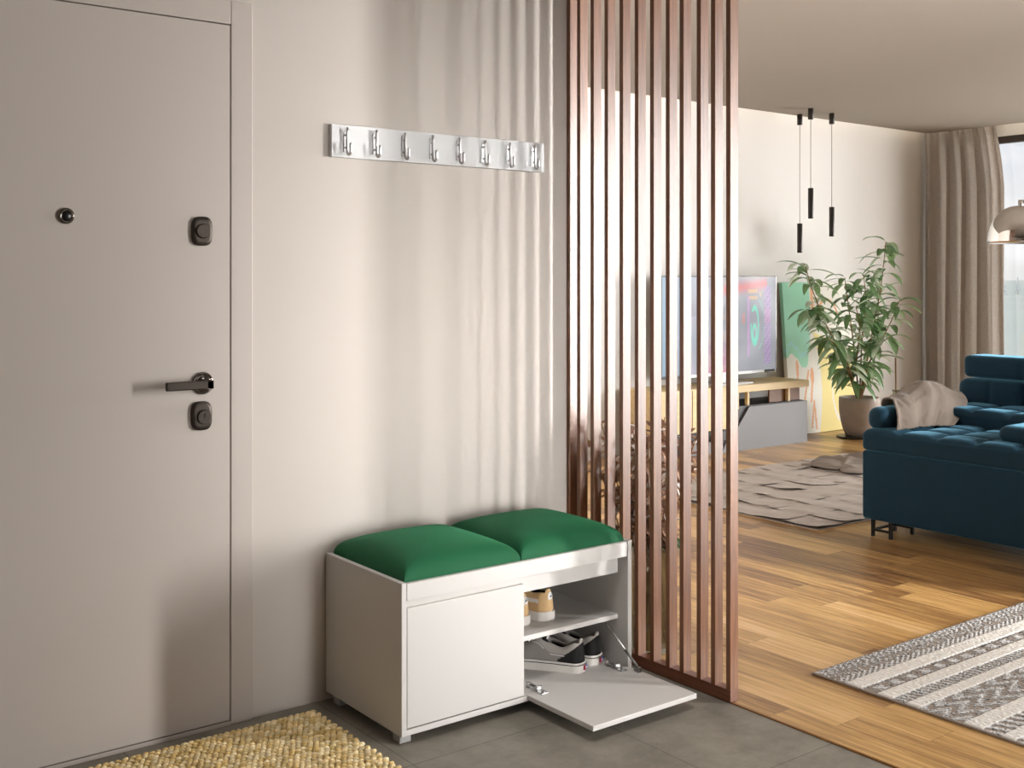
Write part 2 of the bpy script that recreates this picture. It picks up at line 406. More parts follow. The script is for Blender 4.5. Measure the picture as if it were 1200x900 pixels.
# entrance door
d = thing('door_1', (.91, YW, 0), 'closed beige entrance door with gunmetal handle and locks', 'door', kind='structure')
YD = YW-.012
w = MB(); w.box(DX0, .458, YD, YW+.1, 0, DZ, .003); w.box(1.366, DX1, YD, YW+.1, 0, DZ, .003); w.box(.458, 1.366, YD, YW+.1, 2.105, DZ, .003); w.box(.458, 1.366, YD, YW+.1, 0, .012, .001)
w.build('door_frame', M_DOOR, d)
MB().box(.461, 1.363, YD+.001, YD+.055, .015, 2.102, .002).build('door_leaf', M_DOOR, d)
MB().box(.4575, 1.3665, YD+.02, YD+.06, .0119, 2.1055, 0).build('gap_backing', M_GAP, d)  # dark sheet filling the joint round the leaf
MB().box(.458, 1.366, YD+.06, YW+.12, 0, 2.11, 0).build('door_core', M_DOOR, d)
def oval_plate(mb, c, hw, hh, t, n=40, y=None, p=3.2, bev=.004):
    rings = [(1, 0), (1, t-bev), (1-bev/hw, t-bev*.3), (1-2*bev/hw, t)]
    vs = []; fs = []
    for k, (s_, tt) in enumerate(rings):
        for i in range(n):
            a = 2*math.pi*i/n; ca, sa = math.cos(a), math.sin(a)
            x = hw*s_*math.copysign(abs(ca)**(2/p), ca); z = hh*s_*math.copysign(abs(sa)**(2/p), sa)
            vs.append((c[0]+x, c[1]-tt, c[2]+z))
    for k in range(3):
        for i in range(n): j = (i+1) % n; fs.append((k*n+i, k*n+j, (k+1)*n+j, (k+1)*n+i))
    fs.append(tuple(3*n+i for i in range(n)))
    return mb.add(vs, fs, smooth=False)
def center(px, py): return on_y(px, py, YD)
p = center(77.5, 253)
w = MB(); w.lathe([(0, .001), (.011, .001), (.012, .006), (.0185, .008), (.0215, .005), (.0225, 0)], p, (0, -1, 0), 32); ph = w.build('peephole', M_GUNP, d)
MB().lathe([(0, .009), (.011, .008), (.0125, .006)], p, (0, -1, 0), 32).build('lens', M_SIDEBLK, ph)
p = center(236, 271)
lk = oval_plate(MB(), p, .031, .043, .012).build('lock_cover', M_GUN, d)
MB().lathe([(.0215, 0), (.0215, .016), (.019, .019), (0, .019)], p, (0, -1, 0), 32, smooth=False).build('lock_disc', M_GUN, lk)
p = center(235.5, 487)
lk = oval_plate(MB(), p, .031, .0425, .012).build('lock_cover', M_GUN, d)
ds = MB().lathe([(.021, 0), (.021, .017), (.019, .02), (0, .02)], p+Vector((.004, 0, -.003)), (0, -1, 0), 32, smooth=False).build('lock_disc', M_GUN, lk)
MB().box(p.x+.002, p.x+.008, p.y-.022, p.y-.0195, p.z-.004, p.z+.009, .001, rot=Matrix.Rotation(R(20), 3, 'Y')).build('keyhole', M_SIDEBLK, lk)
p = center(237, 449)
rs = MB().lathe([(.032, 0), (.0335, .004), (.031, .009), (.027, .0105), (.0255, .008), (.021, .008), (.02, .011), (0, .011)], p, (0, -1, 0), 40).build('door_rose', M_GUNP, d)
w = MB(); w.cyl(p, p+Vector((0, -.05, 0)), .0105, n=20)
w.box(p.x-.011, p.x+.011, p.y-.064, p.y-.012, p.z-.0125, p.z+.0125, .003)
w.box(p.x-.13, p.x+.011, p.y-.064, p.y-.049, p.z-.0125, p.z+.0125, .003)
w.build('door_handle', M_GUN, rs)

# windows
def window(name, axis, a0, a1, z0, z1, pos, mull, label):
    t = thing(name, (pos, (a0+a1)/2, z0) if axis == 'x' else ((a0+a1)/2, pos, z0), label, 'window', kind='structure')
    def bx(m, u0, u1, zz0, zz1, th0, th1, bev=.004):
        if axis == 'x': m.box(pos+th0, pos+th1, u0, u1, zz0, zz1, bev)
        else: m.box(u0, u1, pos+th0, pos+th1, zz0, zz1, bev)
    f = MB(); bx(f, a0, a1, z1-.062, z1, 0, .07); bx(f, a0, a1, z0, z0+.07, 0, .07); bx(f, a0, a0+.06, z0, z1, 0, .07); bx(f, a1-.06, a1, z0, z1, 0, .07)
    for u in mull: bx(f, u-.035, u+.035, z0, z1, 0, .07)
    f.build('window_frame', M_FRAME, t)
    g = MB(); bx(g, a0+.05, a1-.05, z0+.06, z1-.055, .032, .038, 0); g.build('glass_pane', M_GLASS, t)
window('window_1', 'x', .1, 6.15, .06, 2.664, XE+.03, [1.6, 3.15], 'large dark-framed living room window beside the taupe curtain')
window('window_2', 'y', 5.85, 6.95, .0, 2.68, YS-.1, [], 'tall narrow window behind the viewer')
window('fill_window', 'y', 1.85, 2.85, .0, 2.3, YS-.1, [], 'unseen window added for fill light, opposite the shoe bench')  # unseen window added to go with the frontal fill lamp

# outside
def terr(u, v):
    x = 10.2+u*520; y = -150+v*480
    z = -.6-6*u+.9*math.sin(x*.02)*math.cos(y*.017)+ (7.5*max(0, u-.45)/.55)
    return (x, y, z)
struct(MB().grid(terr, 60, 60), 'ground_outside', M_FIELD, 'field outside the window with haze painted into its colour', 'field')
tree0 = None
for k in range(9):
    ang = R(27.3+k*.62); rr = 300+random.uniform(-25, 25)
    x, y = rr*math.cos(ang), rr*math.sin(ang); hgt = random.uniform(3.6, 6.4)
    u = (x-10.2)/520; z = terr(u, (y+150)/480)[2]
    if tree0 is None:
        t = thing('conifer_tree', (x, y, z), 'small conifer far outside on the field, coloured pale for haze', 'tree', group='haze-coloured conifers beyond the window')
        m_ = MB(); m_.cyl((0, 0, -.5), (0, 0, 1.5), .25, .2, n=8); m_.build('trunk', M_BARK, t, local=True)
        m_ = MB()
        for q in range(7):
            zb = 1+q*1.2; rb = 2.1*(1-q/8)
            ring = []
            prof = [(rb*.2, zb+.2), (rb, zb), (rb*.55, zb+.8), (.05, zb+1.9)]
            m_.lathe(prof, (0, 0, 0), (0, 0, 1), 11)
        m_.build('crown', M_TREE, t, local=True); tree0 = t
    else:
        t = copy_tree(tree0); t.location = (x, y, z)
    s = hgt/10.2; t.scale = (s, s, s)

# ------------------------------------------------------------------ slatted screen
t = thing('slat_screen', (XS+.0175, (2.39+YW)/2, 0), 'walnut slatted room divider screen standing from floor to ceiling', 'room divider')
lefts = [662.9, 676.0, 691.8, 708.2, 725.8, 743.6, 761.6, 780.0, 796.2, 816.2, 832.9, 850.7]
SD, SWD = .037, .0185
ends = []
for i, px in enumerate(lefts):
    y1 = on_x(px, 400, XS).y
    if i == 0: y1 = min(y1, YW-.002)
    y0 = y1-SWD; ends.append((y0, y1))
    MB().box(XS, XS+SD, y0, y1, .04, ZC-.03 if False else ZC, .0012).build('slat', M_SLAT, t)
YE = ends[-1][0]
MB().box(XS, XS+SD, YE, YW-.001, .003, .042, .0012).build('bottom_rail', M_SLATB, t)

# ------------------------------------------------------------------ coat rack
pl = on_y(388.7, 184.1, YW-.02); pr = on_y(637.4, 202.3, YW-.02)
zt, zb = 1.834, 1.729
t = thing('coat_rack', ((pl.x+pr.x)/2, YW, zb), 'white wall-mounted coat rack board with eight chrome hooks', 'coat rack')
MB().box(pl.x, pr.x, YW-.02, YW, zb, zt, .0015).build('board', M_RACK, t)
def hook_mesh():
    m = MB(); m.box(-.0065, .0035, -.003, 0, -.034, .034, .001)
    r = .0042; pts = [(0, -.0145, .041)]
    pts += [(0, -.0145, .0415-.01*k) for k in range(1, 8)]
    for k in range(9):
        a = math.pi*k/8; pts.append((0, -.0255+.011*math.cos(a), -.033-.011*math.sin(a)))
    pts += [(0, -.0365, -.025), (0, -.0365, -.014), (0, -.0365, -.011)]
    m.tube(pts, r, 12); m.lathe([(r, 0), (r*.7, .003), (0, .004)], (0, -.0145, .041), n=12); m.lathe([(r, 0), (r*.7, .003), (0, .004)], (0, -.0365, -.011), n=12)
    m.cyl((0, -.002, .02), (0, -.0145, .02), .003, n=10); m.cyl((0, -.002, -.02), (0, -.0145, -.02), .003, n=10)
    return m
h0 = None
for px in (406.3, 440.6, 474.2, 506.6, 538.2, 567.8, 597, 626):
    x = on_y(px, 165, YW-.03).x
    if h0 is None: h0 = hook_mesh().build('hook', M_CHROME, t, local=True); h = h0
    else: h = h0.copy(); COL.objects.link(h); h.parent = t
    h.location = Vector((x, YW-.02, (zt+zb)/2-.001))-t.location

# ------------------------------------------------------------------ shoe bench
BX0, BX1, BY0, BY1, BZ0, BZ1 = 1.686, 2.583, 2.742, 3.2, .03, .469
t = thing('shoe_bench', ((BX0+BX1)/2, (BY0+BY1)/2, 0), 'white shoe bench with one flap door open under two green cushions', 'shoe bench')
TH = .017
MB().box(BX0, BX0+TH, BY0, BY1, BZ0, BZ1, .0012).build('side_panel', M_WHITE, t)
MB().box(BX1-TH, BX1, BY0, BY1, BZ0, BZ1, .0012).build('side_panel', M_WHITE, t)
MB().box(BX0+TH, BX1-TH, BY1-.012, BY1, BZ0, BZ1-.003, .001).build('back_panel', M_WHITE, t)
MB().box(BX0+TH+.002, BX1-TH-.002, BY0+.0015, BY0+.017, .417, .466, .0012).build('top_rail', M_WHITE, t)
MB().box(BX0+TH, BX1-TH, BY0+.05, BY0+.066, .353, .402, .0012).build('inner_rail', M_WHITE, t)
MB().box(BX0+TH, BX1-TH, BY0+.017, BY1-.012, .447, .4615, .001).build('seat_board', M_WHITE, t)
MB().box(BX0+TH, BX1-TH, BY0+.001, BY1-.012, BZ0, .047, .0012).build('bottom_panel', M_WHITE, t)
XD = 2.131
MB().box(XD-.018, XD-.001, BY0+.018, BY1-.012, .047, .447, .001).build('divider', M_WHITE, t)
MB().box(XD, BX1-TH, BY0+.05, BY1-.012, .198, .2145, .0012).build('shelf', M_WHITE, t)
MB().box(BX0+TH, XD-.018, BY0+.05, BY1-.012, .198, .2145, .0012).build('shelf', M_WHITE, t)
dr = MB().box(BX0+TH+.002, XD-.002, BY0+.0005, BY0+.017, .0505, .396, .002).build('door', M_WHITE, t)
MB().box(BX0+TH+.001, XD-.012, BY0+.011, BY0+.02, .396, .4175, .001).build('finger_strip', M_WHITE, t)
fl = MB().box(XD+.012, BX1-TH+.006, 2.436, 2.752, .034, .0495, .0015).build('flap_door', M_WHITE, t)
for hx in (XD+.06, BX1-TH-.04):
    m = MB(); m.box(hx-.013, hx+.013, 2.715, 2.765, .0495, .0535, .001); m.box(hx-.009, hx+.009, 2.745, 2.80, .0535, .060, .002)
    m.tube([(hx-.012, 2.752, .060), (hx+.012, 2.752, .060)], .006, 12); m.cyl((hx, 2.725, .05), (hx, 2.725, .057), .007, n=16); m.cyl((hx+.0, 2.80, .048), (hx, 2.80, .062), .008, n=16)
    m.build('hinge', M_CHROME, fl)
m = MB(); sx = BX1-TH-.012
m.tube([(sx-.035, 2.815, .196), (sx-.03, 2.81, .190), (sx+.008, 2.688, .062)], .0028, 10); m.box(sx-.05, sx-.018, 2.806, 2.826, .190, .1985, .002)
m.tube([(sx-.008, 2.735, .112), (sx+.008, 2.688, .062)], .0042, 10)
m.box(sx-.002, sx+.012, 2.676, 2.70, .0493, .066, .002); m.build('stay_arm', M_STEEL, t)
for fx in (BX0+.011, BX1-.05):
    for fy in (BY0+.028, BY1-.07):
        MB().box(fx, fx+.038, fy, fy+.04, 0, .0305, .002).build('foot', M_FOOT, t)

def cushion(x0, x1, label):
    y0, y1 = BY0+.018, BY1-.014; z0 = .4617; h = .072
    def f(u, q=5.5, e=.5): return max(0, 1-abs(u)**q)**e
    def top(u, v):
        a, b = f(2*u-1), f(2*v-1); k = (a**-5+b**-5)**(-.2)*1.149 if a > .001 and b > .001 else 0
        k = min(k, 1.0)*(.78+.22*f(2*u-1, 2, 1)*f(2*v-1, 2, 1))
        bx = .001*math.sin(math.pi*v); by = .004*math.sin(math.pi*u)
        return Vector((x0+(x1-x0)*u+(bx if u > .999 else (-bx if u < .001 else 0)), y0+(y1-y0)*v, z0+.006+h*k))
    N = 56
    m = MB(); def_u = lambda u: .5-.5*math.cos(math.pi*u)
    m.grid(lambda u, v: top(def_u(u), def_u(v)), N, N)
    m.grid(lambda u, v: Vector((top(def_u(u), def_u(v)).x, top(def_u(u), def_u(v)).y, z0)), N, N, flip=True)
    o = len(m.v)//2
    # side skirt
    ring = [i for i in range(N+1)]+[j*(N+1)+N for j in range(1, N+1)]+[N*(N+1)+i for i in range(N-1, -1, -1)]+[j*(N+1) for j in range(N-1, 0, -1)]
    for a, b in zip(ring, ring[1:]+ring[:1]): m.f.append((a, b, b+o, a+o)); m.sm.append(True)
    return tag(m.build('seat_cushion', M_GREEN), label, 'cushion')
cushion(BX0+TH+.003, 2.128, 'green velvet seat cushion on the white bench, the one nearer the door')
cushion(2.131, BX1-TH-.003, 'green velvet seat cushion on the white bench, the one nearer the wooden slats')

# ------------------------------------------------------------------ shoes
def lerp(a, b, t): return a+(b-a)*t
def interp(tab, x):
    for (x0, y0), (x1, y1) in zip(tab, tab[1:]):
        if x <= x1:
            t = max(0, min(1, (x-x0)/(x1-x0))); t = t*t*(3-2*t); return lerp(y0, y1, t)
    return tab[-1][1]
def shoe(kind, loc, rz, label, group):
    L = .285 if kind == 'skate' else .28
    ST = .03 if kind == 'skate' else .03
    half = [(0, .0), (.015, .016), (.05, .028), (.12, .035), (.3, .036), (.5, .040), (.7, .047), (.85, .044), (.94, .034), (.985, .019), (1, .0)]
    hgt = [(0, .068), (.08, .070), (.25, .052), (.42, .064), (.5, .072), (.7, .050), (.85, .036), (.95, .028), (1, .0)] if kind == 'skate' else \
          [(0, .075), (.07, .078), (.2, .072), (.42, .1), (.5, .098), (.7, .055), (.85, .04), (.95, .028), (1, .0)]
    def hw(v): return interp(half, v)
    def shape_w(v):   # superellipse-ish ends
        a = min(1, v/.11); b = min(1, (1-v)/.2)
        return hw(max(.12, min(v, .8)))*math.sqrt(max(0, 1-(1-a)**2))*(max(0, 1-(1-b)**2))**.5
    t = thing('shoe', loc, label, 'shoe', group, rz=rz)
    s = MB()
    # sole: stack of outlines
    n = 36; out = []
    vs_ = [.5-.5*math.cos(math.pi*k/n) for k in range(n+1)]
    outl = [(shape_w(v)+.0035, v*L-(.003 if v < .02 else 0)) for v in vs_]+[(-shape_w(v)-.0035, v*L) for v in reversed(vs_)]
    rings = [(.97, 0), (1, .003), (1.0, ST-.006), (1.0, ST-.004), (.985, ST)]
    V = []; Fc = []; m_ = len(outl)
    for sc_, z in rings:
        for x, y in outl:
            zz = z+ (.012*max(0, (y/L-.75)/.25)**2 if z < .02 else .004*max(0, (y/L-.75)/.25)**2)
            V.append((x*sc_, (y-L/2)*(.5+.5*sc_)+L/2, zz))
    for k in range(len(rings)-1):
        for i in range(m_): j = (i+1) % m_; Fc.append((k*m_+i, k*m_+j, (k+1)*m_+j, (k+1)*m_+i))
    Fc.append(tuple(range(m_-1, -1, -1))); Fc.append(tuple((len(rings)-1)*m_+i for i in range(m_)))
    s.add(V, Fc, smooth=False)
    sole = s.build('sole', M_SOLE, t, local=True)
    st = MB()
    pts = [(x*1.006, (y-L/2)*1.006+L/2, ST-.006) for x, y in outl]
    if kind == 'skate': st.tube(pts+[pts[0]], .0012, 6, cap=False); st.build('foxing_line', M_SOLED, sole, local=True)
    # upper
    NU, NV = 90, 130
    g1 = hexc('a9a49f'); g2 = hexc('8f8a86'); bk = hexc('1c1b1b'); wh = hexc('d8d5d0'); tan = hexc('cfae80'); cream = hexc('e3e1de'); lin = hexc('141313')
    dk2 = hexc('23242a')
    def up(u, v):
        vv = .5-.5*math.cos(math.pi*v); a = math.pi*(1-u)
        W = shape_w(vv); H = interp(hgt, vv)
        ca, sa = math.cos(a), math.sin(a)
        x = W*math.copysign(abs(ca)**.8, ca); z = H*max(0, sa)**.55
        x *= 1-.22*(z/max(H, .001))**2*(1 if vv > .02 else .3)
        q = abs(x)/max(W, 1e-4)
        op = interp([(0, 0), (.03, 0), (.06, 1), (.43, 1), (.5, 0), (1, 0)], vv)
        if op > 0 and q < .62: z = lerp(z, .012, op*min(1, (.62-q)/.10))
        y = vv*L
        if vv < .12: y += .006*(z/.07)**1.5*(1-vv/.12)
        return (x, y+.002, ST-.004+z)
    def col(u, v):
        vv = .5-.5*math.cos(math.pi*v); x, y, z = up(u, v); z -= ST; W = shape_w(vv); q = abs(x)/max(W, 1e-4)
        H = interp(hgt, vv)
        op = .05 < vv < .42
        if kind == 'skate':
            if op and q < .6: return lin
            if op and z > H-.012: return wh
            if .42 <= vv < .72 and q < .5: return bk
            if vv < .28 and z < .05-(vv/.28)*.05+.006: return bk
            if vv > .74: return bk if z > .012 or vv > .8 else g1
            # side stripe
            sx_ = (vv-.25)/.4; zz = .022+.03*(1/(1+math.exp(-(sx_-.5)*12)))
            return g1 if z > zz else g2
        if op and q < .62: return dk2
        if .22 < vv < .56 and z > .062: return dk2
        if op and z > H-.008: return dk2
        if .42 <= vv < .75 and q < .55: return cream
        if .1 < vv < .5 and .028 < z < .04 and q > .6: return cream
        if vv < .55: return tan
        return cream
    m = MB(); m.grid(up, NU, NV, col); upper = m.build('upper', M_SHOE, t, local=True, colattr=True, solid=.0022)
    if kind == 'skate':
        for side in (0, 1):
            pts = []; pc = []
            for k in range(40):
                vt = .20+.5*k/39; zz = .022+.03*(1/(1+math.exp(-((vt-.25)/.4-.5)*12))); v_ = math.acos(1-2*vt)/math.pi
                best = min(((abs(up(q/160 if not side else 1-q/160, v_)[2]-ST+.004-zz), q) for q in range(2, 75)))[1]
                pts.append(up(best/160 if not side else 1-best/160, v_))
            MB().tube(pts, .0017, 6).build('side_piping', M_LACEW, upper, local=True)
    # laces
    la = MB()
    for k in range(5):
        vv = .44+k*.055; H = interp(hgt, vv)+ST; W = shape_w(vv)
        la.tube([(W*.62*math.cos(R(a)), vv*L+.004*math.sin(R(a)*2), H-.012+.0115*math.sin(R(a))+.0025) for a in range(15, 166, 15)], .0024, 6)
    la.build('laces', M_LACEW, t, local=True)
    if kind == 'skate':
        tg = MB().box(-.013, 0, -.0055, -.001, .008, .021, .001).build('heel_tag', M_TAGR, t, local=True); tag(tg, 'red half of the heel tag')
        MB().box(0, .012, -.0055, -.001, .008, .021, .001).build('heel_tag', M_TAGB, t, local=True)
        MB().box(-.004, .004, -.0065, -.005, .011, .018, .0005).build('heel_tag_mark', M_TAGW, t, local=True)
    else:
        z = .078
        tg = MB().lathe([(.0125, 0), (.0125, .001), (0, .0016)], (0, .0055, z), (0, -1, .06), 24, sy=1.15).build('heel_patch', M_TAGW, t, local=True)
        mk = MB(); mk.lathe([(.005, 0), (.0045, .001), (0, .0013)], (0, .0042, z), (0, -1, .06), 12, sy=.45); mk.lathe([(.0022, 0), (0, .001)], (.0055, .0042, z+.0015), (0, -1, .06), 8)
        mk.build('heel_patch_mark', M_TAGG, tg, local=True)
    if kind == 'skate': t.scale = (1, 1, 1.14)
    return t
def head(dx, dy): return math.atan2(-dx, dy)
shoe('skate', (2.424, 2.798, .0472), head(-.53, .85), 'grey and black low-top sneaker on the bench floor, the nearer of the pair', 'sneakers inside the bench')
shoe('skate', (2.515, 2.822, .0472), head(-.46, .89), 'grey and black low-top sneaker on the bench floor, beside the bench side panel', 'sneakers inside the bench')
shoe('tan', (2.243, 2.875, .2147), head(-.28, .96), 'tan-heeled sneaker on the bench shelf, half hidden by the closed door', 'sneakers inside the bench')
shoe('tan', (2.342, 2.87, .2147), head(-.28, .96), 'tan-heeled sneaker on the bench shelf, with its round white heel patch in full view', 'sneakers inside the bench')

# ------------------------------------------------------------------ jute doormat
m = MB(); mx0, mx1, my0, my1 = .84, 1.585, 2.56, 3.105
m.cur = hexc('7c5a2a'); m.box(mx0, mx1, my0, my1, .0005, .008, .003)
dx_, dy_ = .0185, .0165
ico = bmesh.new(); bmesh.ops.create_icosphere(ico, subdivisions=2, radius=1); IV = [v.co.copy() for v in ico.verts]; IF = [[v.index for v in f.verts] for f in ico.faces]; ico.free()
ny = int((my1-my0)/dy_); nx = int((mx1-mx0)/dx_)
for j in range(ny+1):
    for i in range(nx+1):
        cx = mx0+.006+i*dx_+(dx_/2 if j % 2 else 0)+random.uniform(-.0015, .0015); cy = my0+.006+j*dy_+random.uniform(-.001, .001)
        rot = Matrix.Rotation(R(12+random.uniform(-25, 25)), 3, 'Z') @ Matrix.Rotation(R(random.uniform(-30, 30)), 3, 'Y')
        sx_, sy_, sz_ = random.uniform(.0105, .0125), random.uniform(.0075, .009), random.uniform(.0062, .008)
        sh = random.uniform(.75, 1.12); base = hexc(random.choice(['e2c891', 'ecd49f', 'd8ba7c', 'f2dfb2'])); c = tuple(min(1, b*sh) for b in base)
        vs = []
        for p in IV:
            q = Vector((p.x*sx_, p.y*sy_, p.z*sz_)); q *= 1+.16*noise.noise(p*1.6+Vector((i*3.1, j*1.7, 0)))
            q = rot @ q; vs.append((cx+q.x, cy+q.y, max(.003, .0115+q.z)))
        m.add(vs, IF, c)
tag(m.build('doormat', M_JUTE, colattr=True), 'chunky braided jute doormat on the tile floor by the entrance door', 'doormat')

# ------------------------------------------------------------------ striped woven rug
def rug_pat(x, y):
    """returns (colour, height)"""
    d_ = 2.41-y
    n1 = noise.noise(Vector((x*70, y*70, 0))); n2 = noise.noise(Vector((x*150+n1, y*210, 3)))*1.7
    cream = [(.132, .194), (.25, .305), (.355, .404), (.55, .611), (.67, .712), (.82, .88), (.96, 1.01), (1.1, 1.16)]
    for a, b in cream:
        if a < d_ < b:
            c = .70+.07*n1; k = math.sin(x*300+4*n1)*.5
            return (c*1.02, c*.985, c*.92), .0125+.0012*k+.001*n2
    dark = (.035, .034, .034); lt = (.66, .66, .65)
    if d_ < .05:
        f = .45+.45*math.sin(x*190+math.sin(y*300)*1.5)*math.sin(y*420+n1*2)+.35*n2
    elif d_ < .095:
        f = .25+.6*n2+.35*math.sin(x*120+6*n1)
    elif d_ < .132:
        f = .5+.5*math.sin(x*200)*math.sin(y*350)+.3*n2
    elif d_ < .25:
        ph = x*2*math.pi/.085; f = .42+.38*math.sin(ph)*math.cos((d_-.222)*60)+.25*math.sin((x+y)*260)+.5*n2
        if abs(d_-.20) < .004 or abs(d_-.244) < .004: f = .2+n2*.5
    elif d_ < .355:
        f = .45+.25*math.sin(x*230+y*90)+.6*n2
    elif d_ < .55:
        w_ = math.sin(x*2*math.pi/.1+2.2*math.sin((d_-.404)*2*math.pi/.075)); f = .4+.3*w_+.3*math.sin((x*1.2+y)*280+3*n1)+.45*n2+.3*n1
    else:
        f = .45+.4*math.sin(x*150+y*60)+.5*n2
    f = max(0, min(1, (f-.47)*1.7+.47)); f = f*f*(3-2*f)
    return tuple(lerp(dark[k], lt[k], f) for k in range(3)), .008+.003*f+.0012*n1
rx0, rx1, ry0, ry1 = 3.105, 4.94, 1.05, 2.41
m = MB(); NU, NV = 560, 420
def rp(u, v):
    x = lerp(rx0, rx1, u); y = lerp(ry0, ry1, v); z = rug_pat(x, y)[1]
    e = min(u*(rx1-rx0), (1-u)*(rx1-rx0), v*(ry1-ry0), (1-v)*(ry1-ry0))
    if e < .006: z = .0065
    wob = .004*noise.noise(Vector((x*3, y*3, 8)))
    return (x+(wob if u in (0, 1) else 0), y+(wob if v in (0, 1) else 0), z)
m.grid(rp, NU, NV, lambda u, v: rug_pat(lerp(rx0, rx1, u), lerp(ry0, ry1, v))[0])
m.cur = (.30, .25, .205); m.box(rx0-.0015, rx1+.0015, ry0-.0015, ry1+.0015, .0012, .0085, .002)
tag(m.build('striped_rug', M_RUG, colattr=True), 'woven black, grey and cream striped rug on the plank floor', 'rug')

# ------------------------------------------------------------------ patchwork hide rug
m = MB(); gx0, gx1, gy0, gy1 = 4.9, 7.15, 3.77, 5.25
m.box(gx0, gx1, gy0, gy1, .0012, .006, .001)
S = .25
for j in range(int((gy1-gy0)/S)+1):
    for i in range(int((gx1-gx0)/S)+1):
        x0 = gx0+i*S; y0 = gy0+j*S; x1 = min(x0+S, gx1); y1 = min(y0+S, gy1)
        if x1-x0 < .03 or y1-y0 < .03: continue
        cr = [random.uniform(.0, .02) for _ in range(4)]
        rr_ = random.choice([0, 1, 2, 3]); cr[rr_] += random.uniform(.008, .022); th = random.uniform(-.12, .12)
        bz = .008+random.uniform(0, .004); ov = .022; sd = random.random()*50
        inner = (0 < i) and (0 < j)
        def pf(u, v, x0=x0, x1=x1, y0=y0, y1=y1, cr=cr, bz=bz, th=th, sd=sd, i=i, j=j):
            cx, cy = (x0+x1)/2, (y0+y1)/2; hx_, hy_ = (x1-x0)/2+ov, (y1-y0)/2+ov
            a, b = (2*u-1), (2*v-1); x = cx+a*hx_-b*hy_*th; y = cy+b*hy_+a*hx_*th
            x = max(gx0-.004, min(gx1+.004, x)); y = max(gy0-.004, min(gy1+.004, y))
            lift = cr[0]*((1-u)*(1-v))**2+cr[1]*(u*(1-v))**2+cr[2]*(u*v)**2+cr[3]*((1-u)*v)**2
            wv = .009*(noise.noise(Vector((x*9, y*9, sd)))+.5)+.006*abs(math.sin(a*3+sd)*math.cos(b*2.5+sd*2))
            return (x, y, bz+lift*.5+max(0, wv)*.6)
        m.grid(pf, 12, 12)
tag(m.build('patchwork_rug', M_HIDE), 'crinkled taupe patchwork rug on the floor between sofa and television unit', 'rug')
m = MB()
def heap(u, v):
    x = lerp(6.42, 7.08, u); y = lerp(4.62, 5.08, v)
    e = math.sin(math.pi*u)**.5*math.sin(math.pi*v)**.5
    f = noise.noise(Vector((x*7, y*3, 1)))+.6*noise.noise(Vector((x*14+y*6, y*10, 4)))
    return (x+.06*noise.noise(Vector((u*4, v*4, 2))), y+.08*noise.noise(Vector((u*4, v*3, 7))), .032+e*(.025+.05*abs(f)))
m.grid(heap, 50, 40); tag(m.build('crumpled_blanket', mat('taupe_hide_blanket', hexc('8f857c'), .85, spec=.2, bump=(60, .2, .002)), solid=.006), 'crumpled taupe blanket lying on the patchwork rug beside the sofa', 'blanket')

# ------------------------------------------------------------------ tv unit
FY = 5.90
t = thing('television_unit', (6.66, 6.1, 0), 'low television unit in light oak and grey with an open bay', 'television unit')
TX0, TX1 = 5.79, 7.56; TT = .508; BB = YF-.03
m = MB(); m.prism([(TX0, .182), (6.55, .182), (6.70, .33), (6.70, TT), (TX0, TT)], FY, BB); m.build('oak_body', M_OAK, t)
m = MB(); m.box(6.698, TX1, FY, BB, TT-.056, TT, .003); m.build('oak_top', M_OAK, t)
m = MB(); m.box(TX0+.39, TX0+.394, FY-.002, FY+.002, .19, TT-.01, 0); m.build('door_gap', M_GAP, t)
m = MB(); m.box(6.09, 7.53, FY+.02, BB, .001, .09, .003); m.build('grey_plinth', M_GREY, t)
m = MB(); m.prism([(6.60, .0915), (7.53, .0915), (7.53, .338), (6.82, .338)], FY-.005, BB-.02); m.prism([(6.5, .001), (7.53, .001), (7.53, .092), (6.56, .092)], FY-.005, BB-.02); m.build('grey_drawer_box', M_GREY, t)
m = MB(); m.box(5.83, 6.45, FY+.06, BB, .09, .182, .002); m.box(5.87, 6.09, FY+.1, BB-.05, .001, .09, .002); m.build('black_support', M_BLACK, t)
m = MB(); m.prism([(6.46, .0925), (6.585, .0925), (6.82, .34), (7.5, .34), (7.5, .345), (6.72, .345)], FY+.012, BB-.01); m.build('black_inlay', M_BLACK, t)
for px in (876, 923.5):
    x = on_y(px, 460, FY+.03).x
    MB().box(x-.012, x+.012, FY+.02, FY+.05, .345, TT-.056, .002).build('oak_post', M_OAK, t)
MB().box(7.12, 7.5, FY+.05, FY+.065, .345, TT-.056, .002).build('back_board', M_OAKD, t)

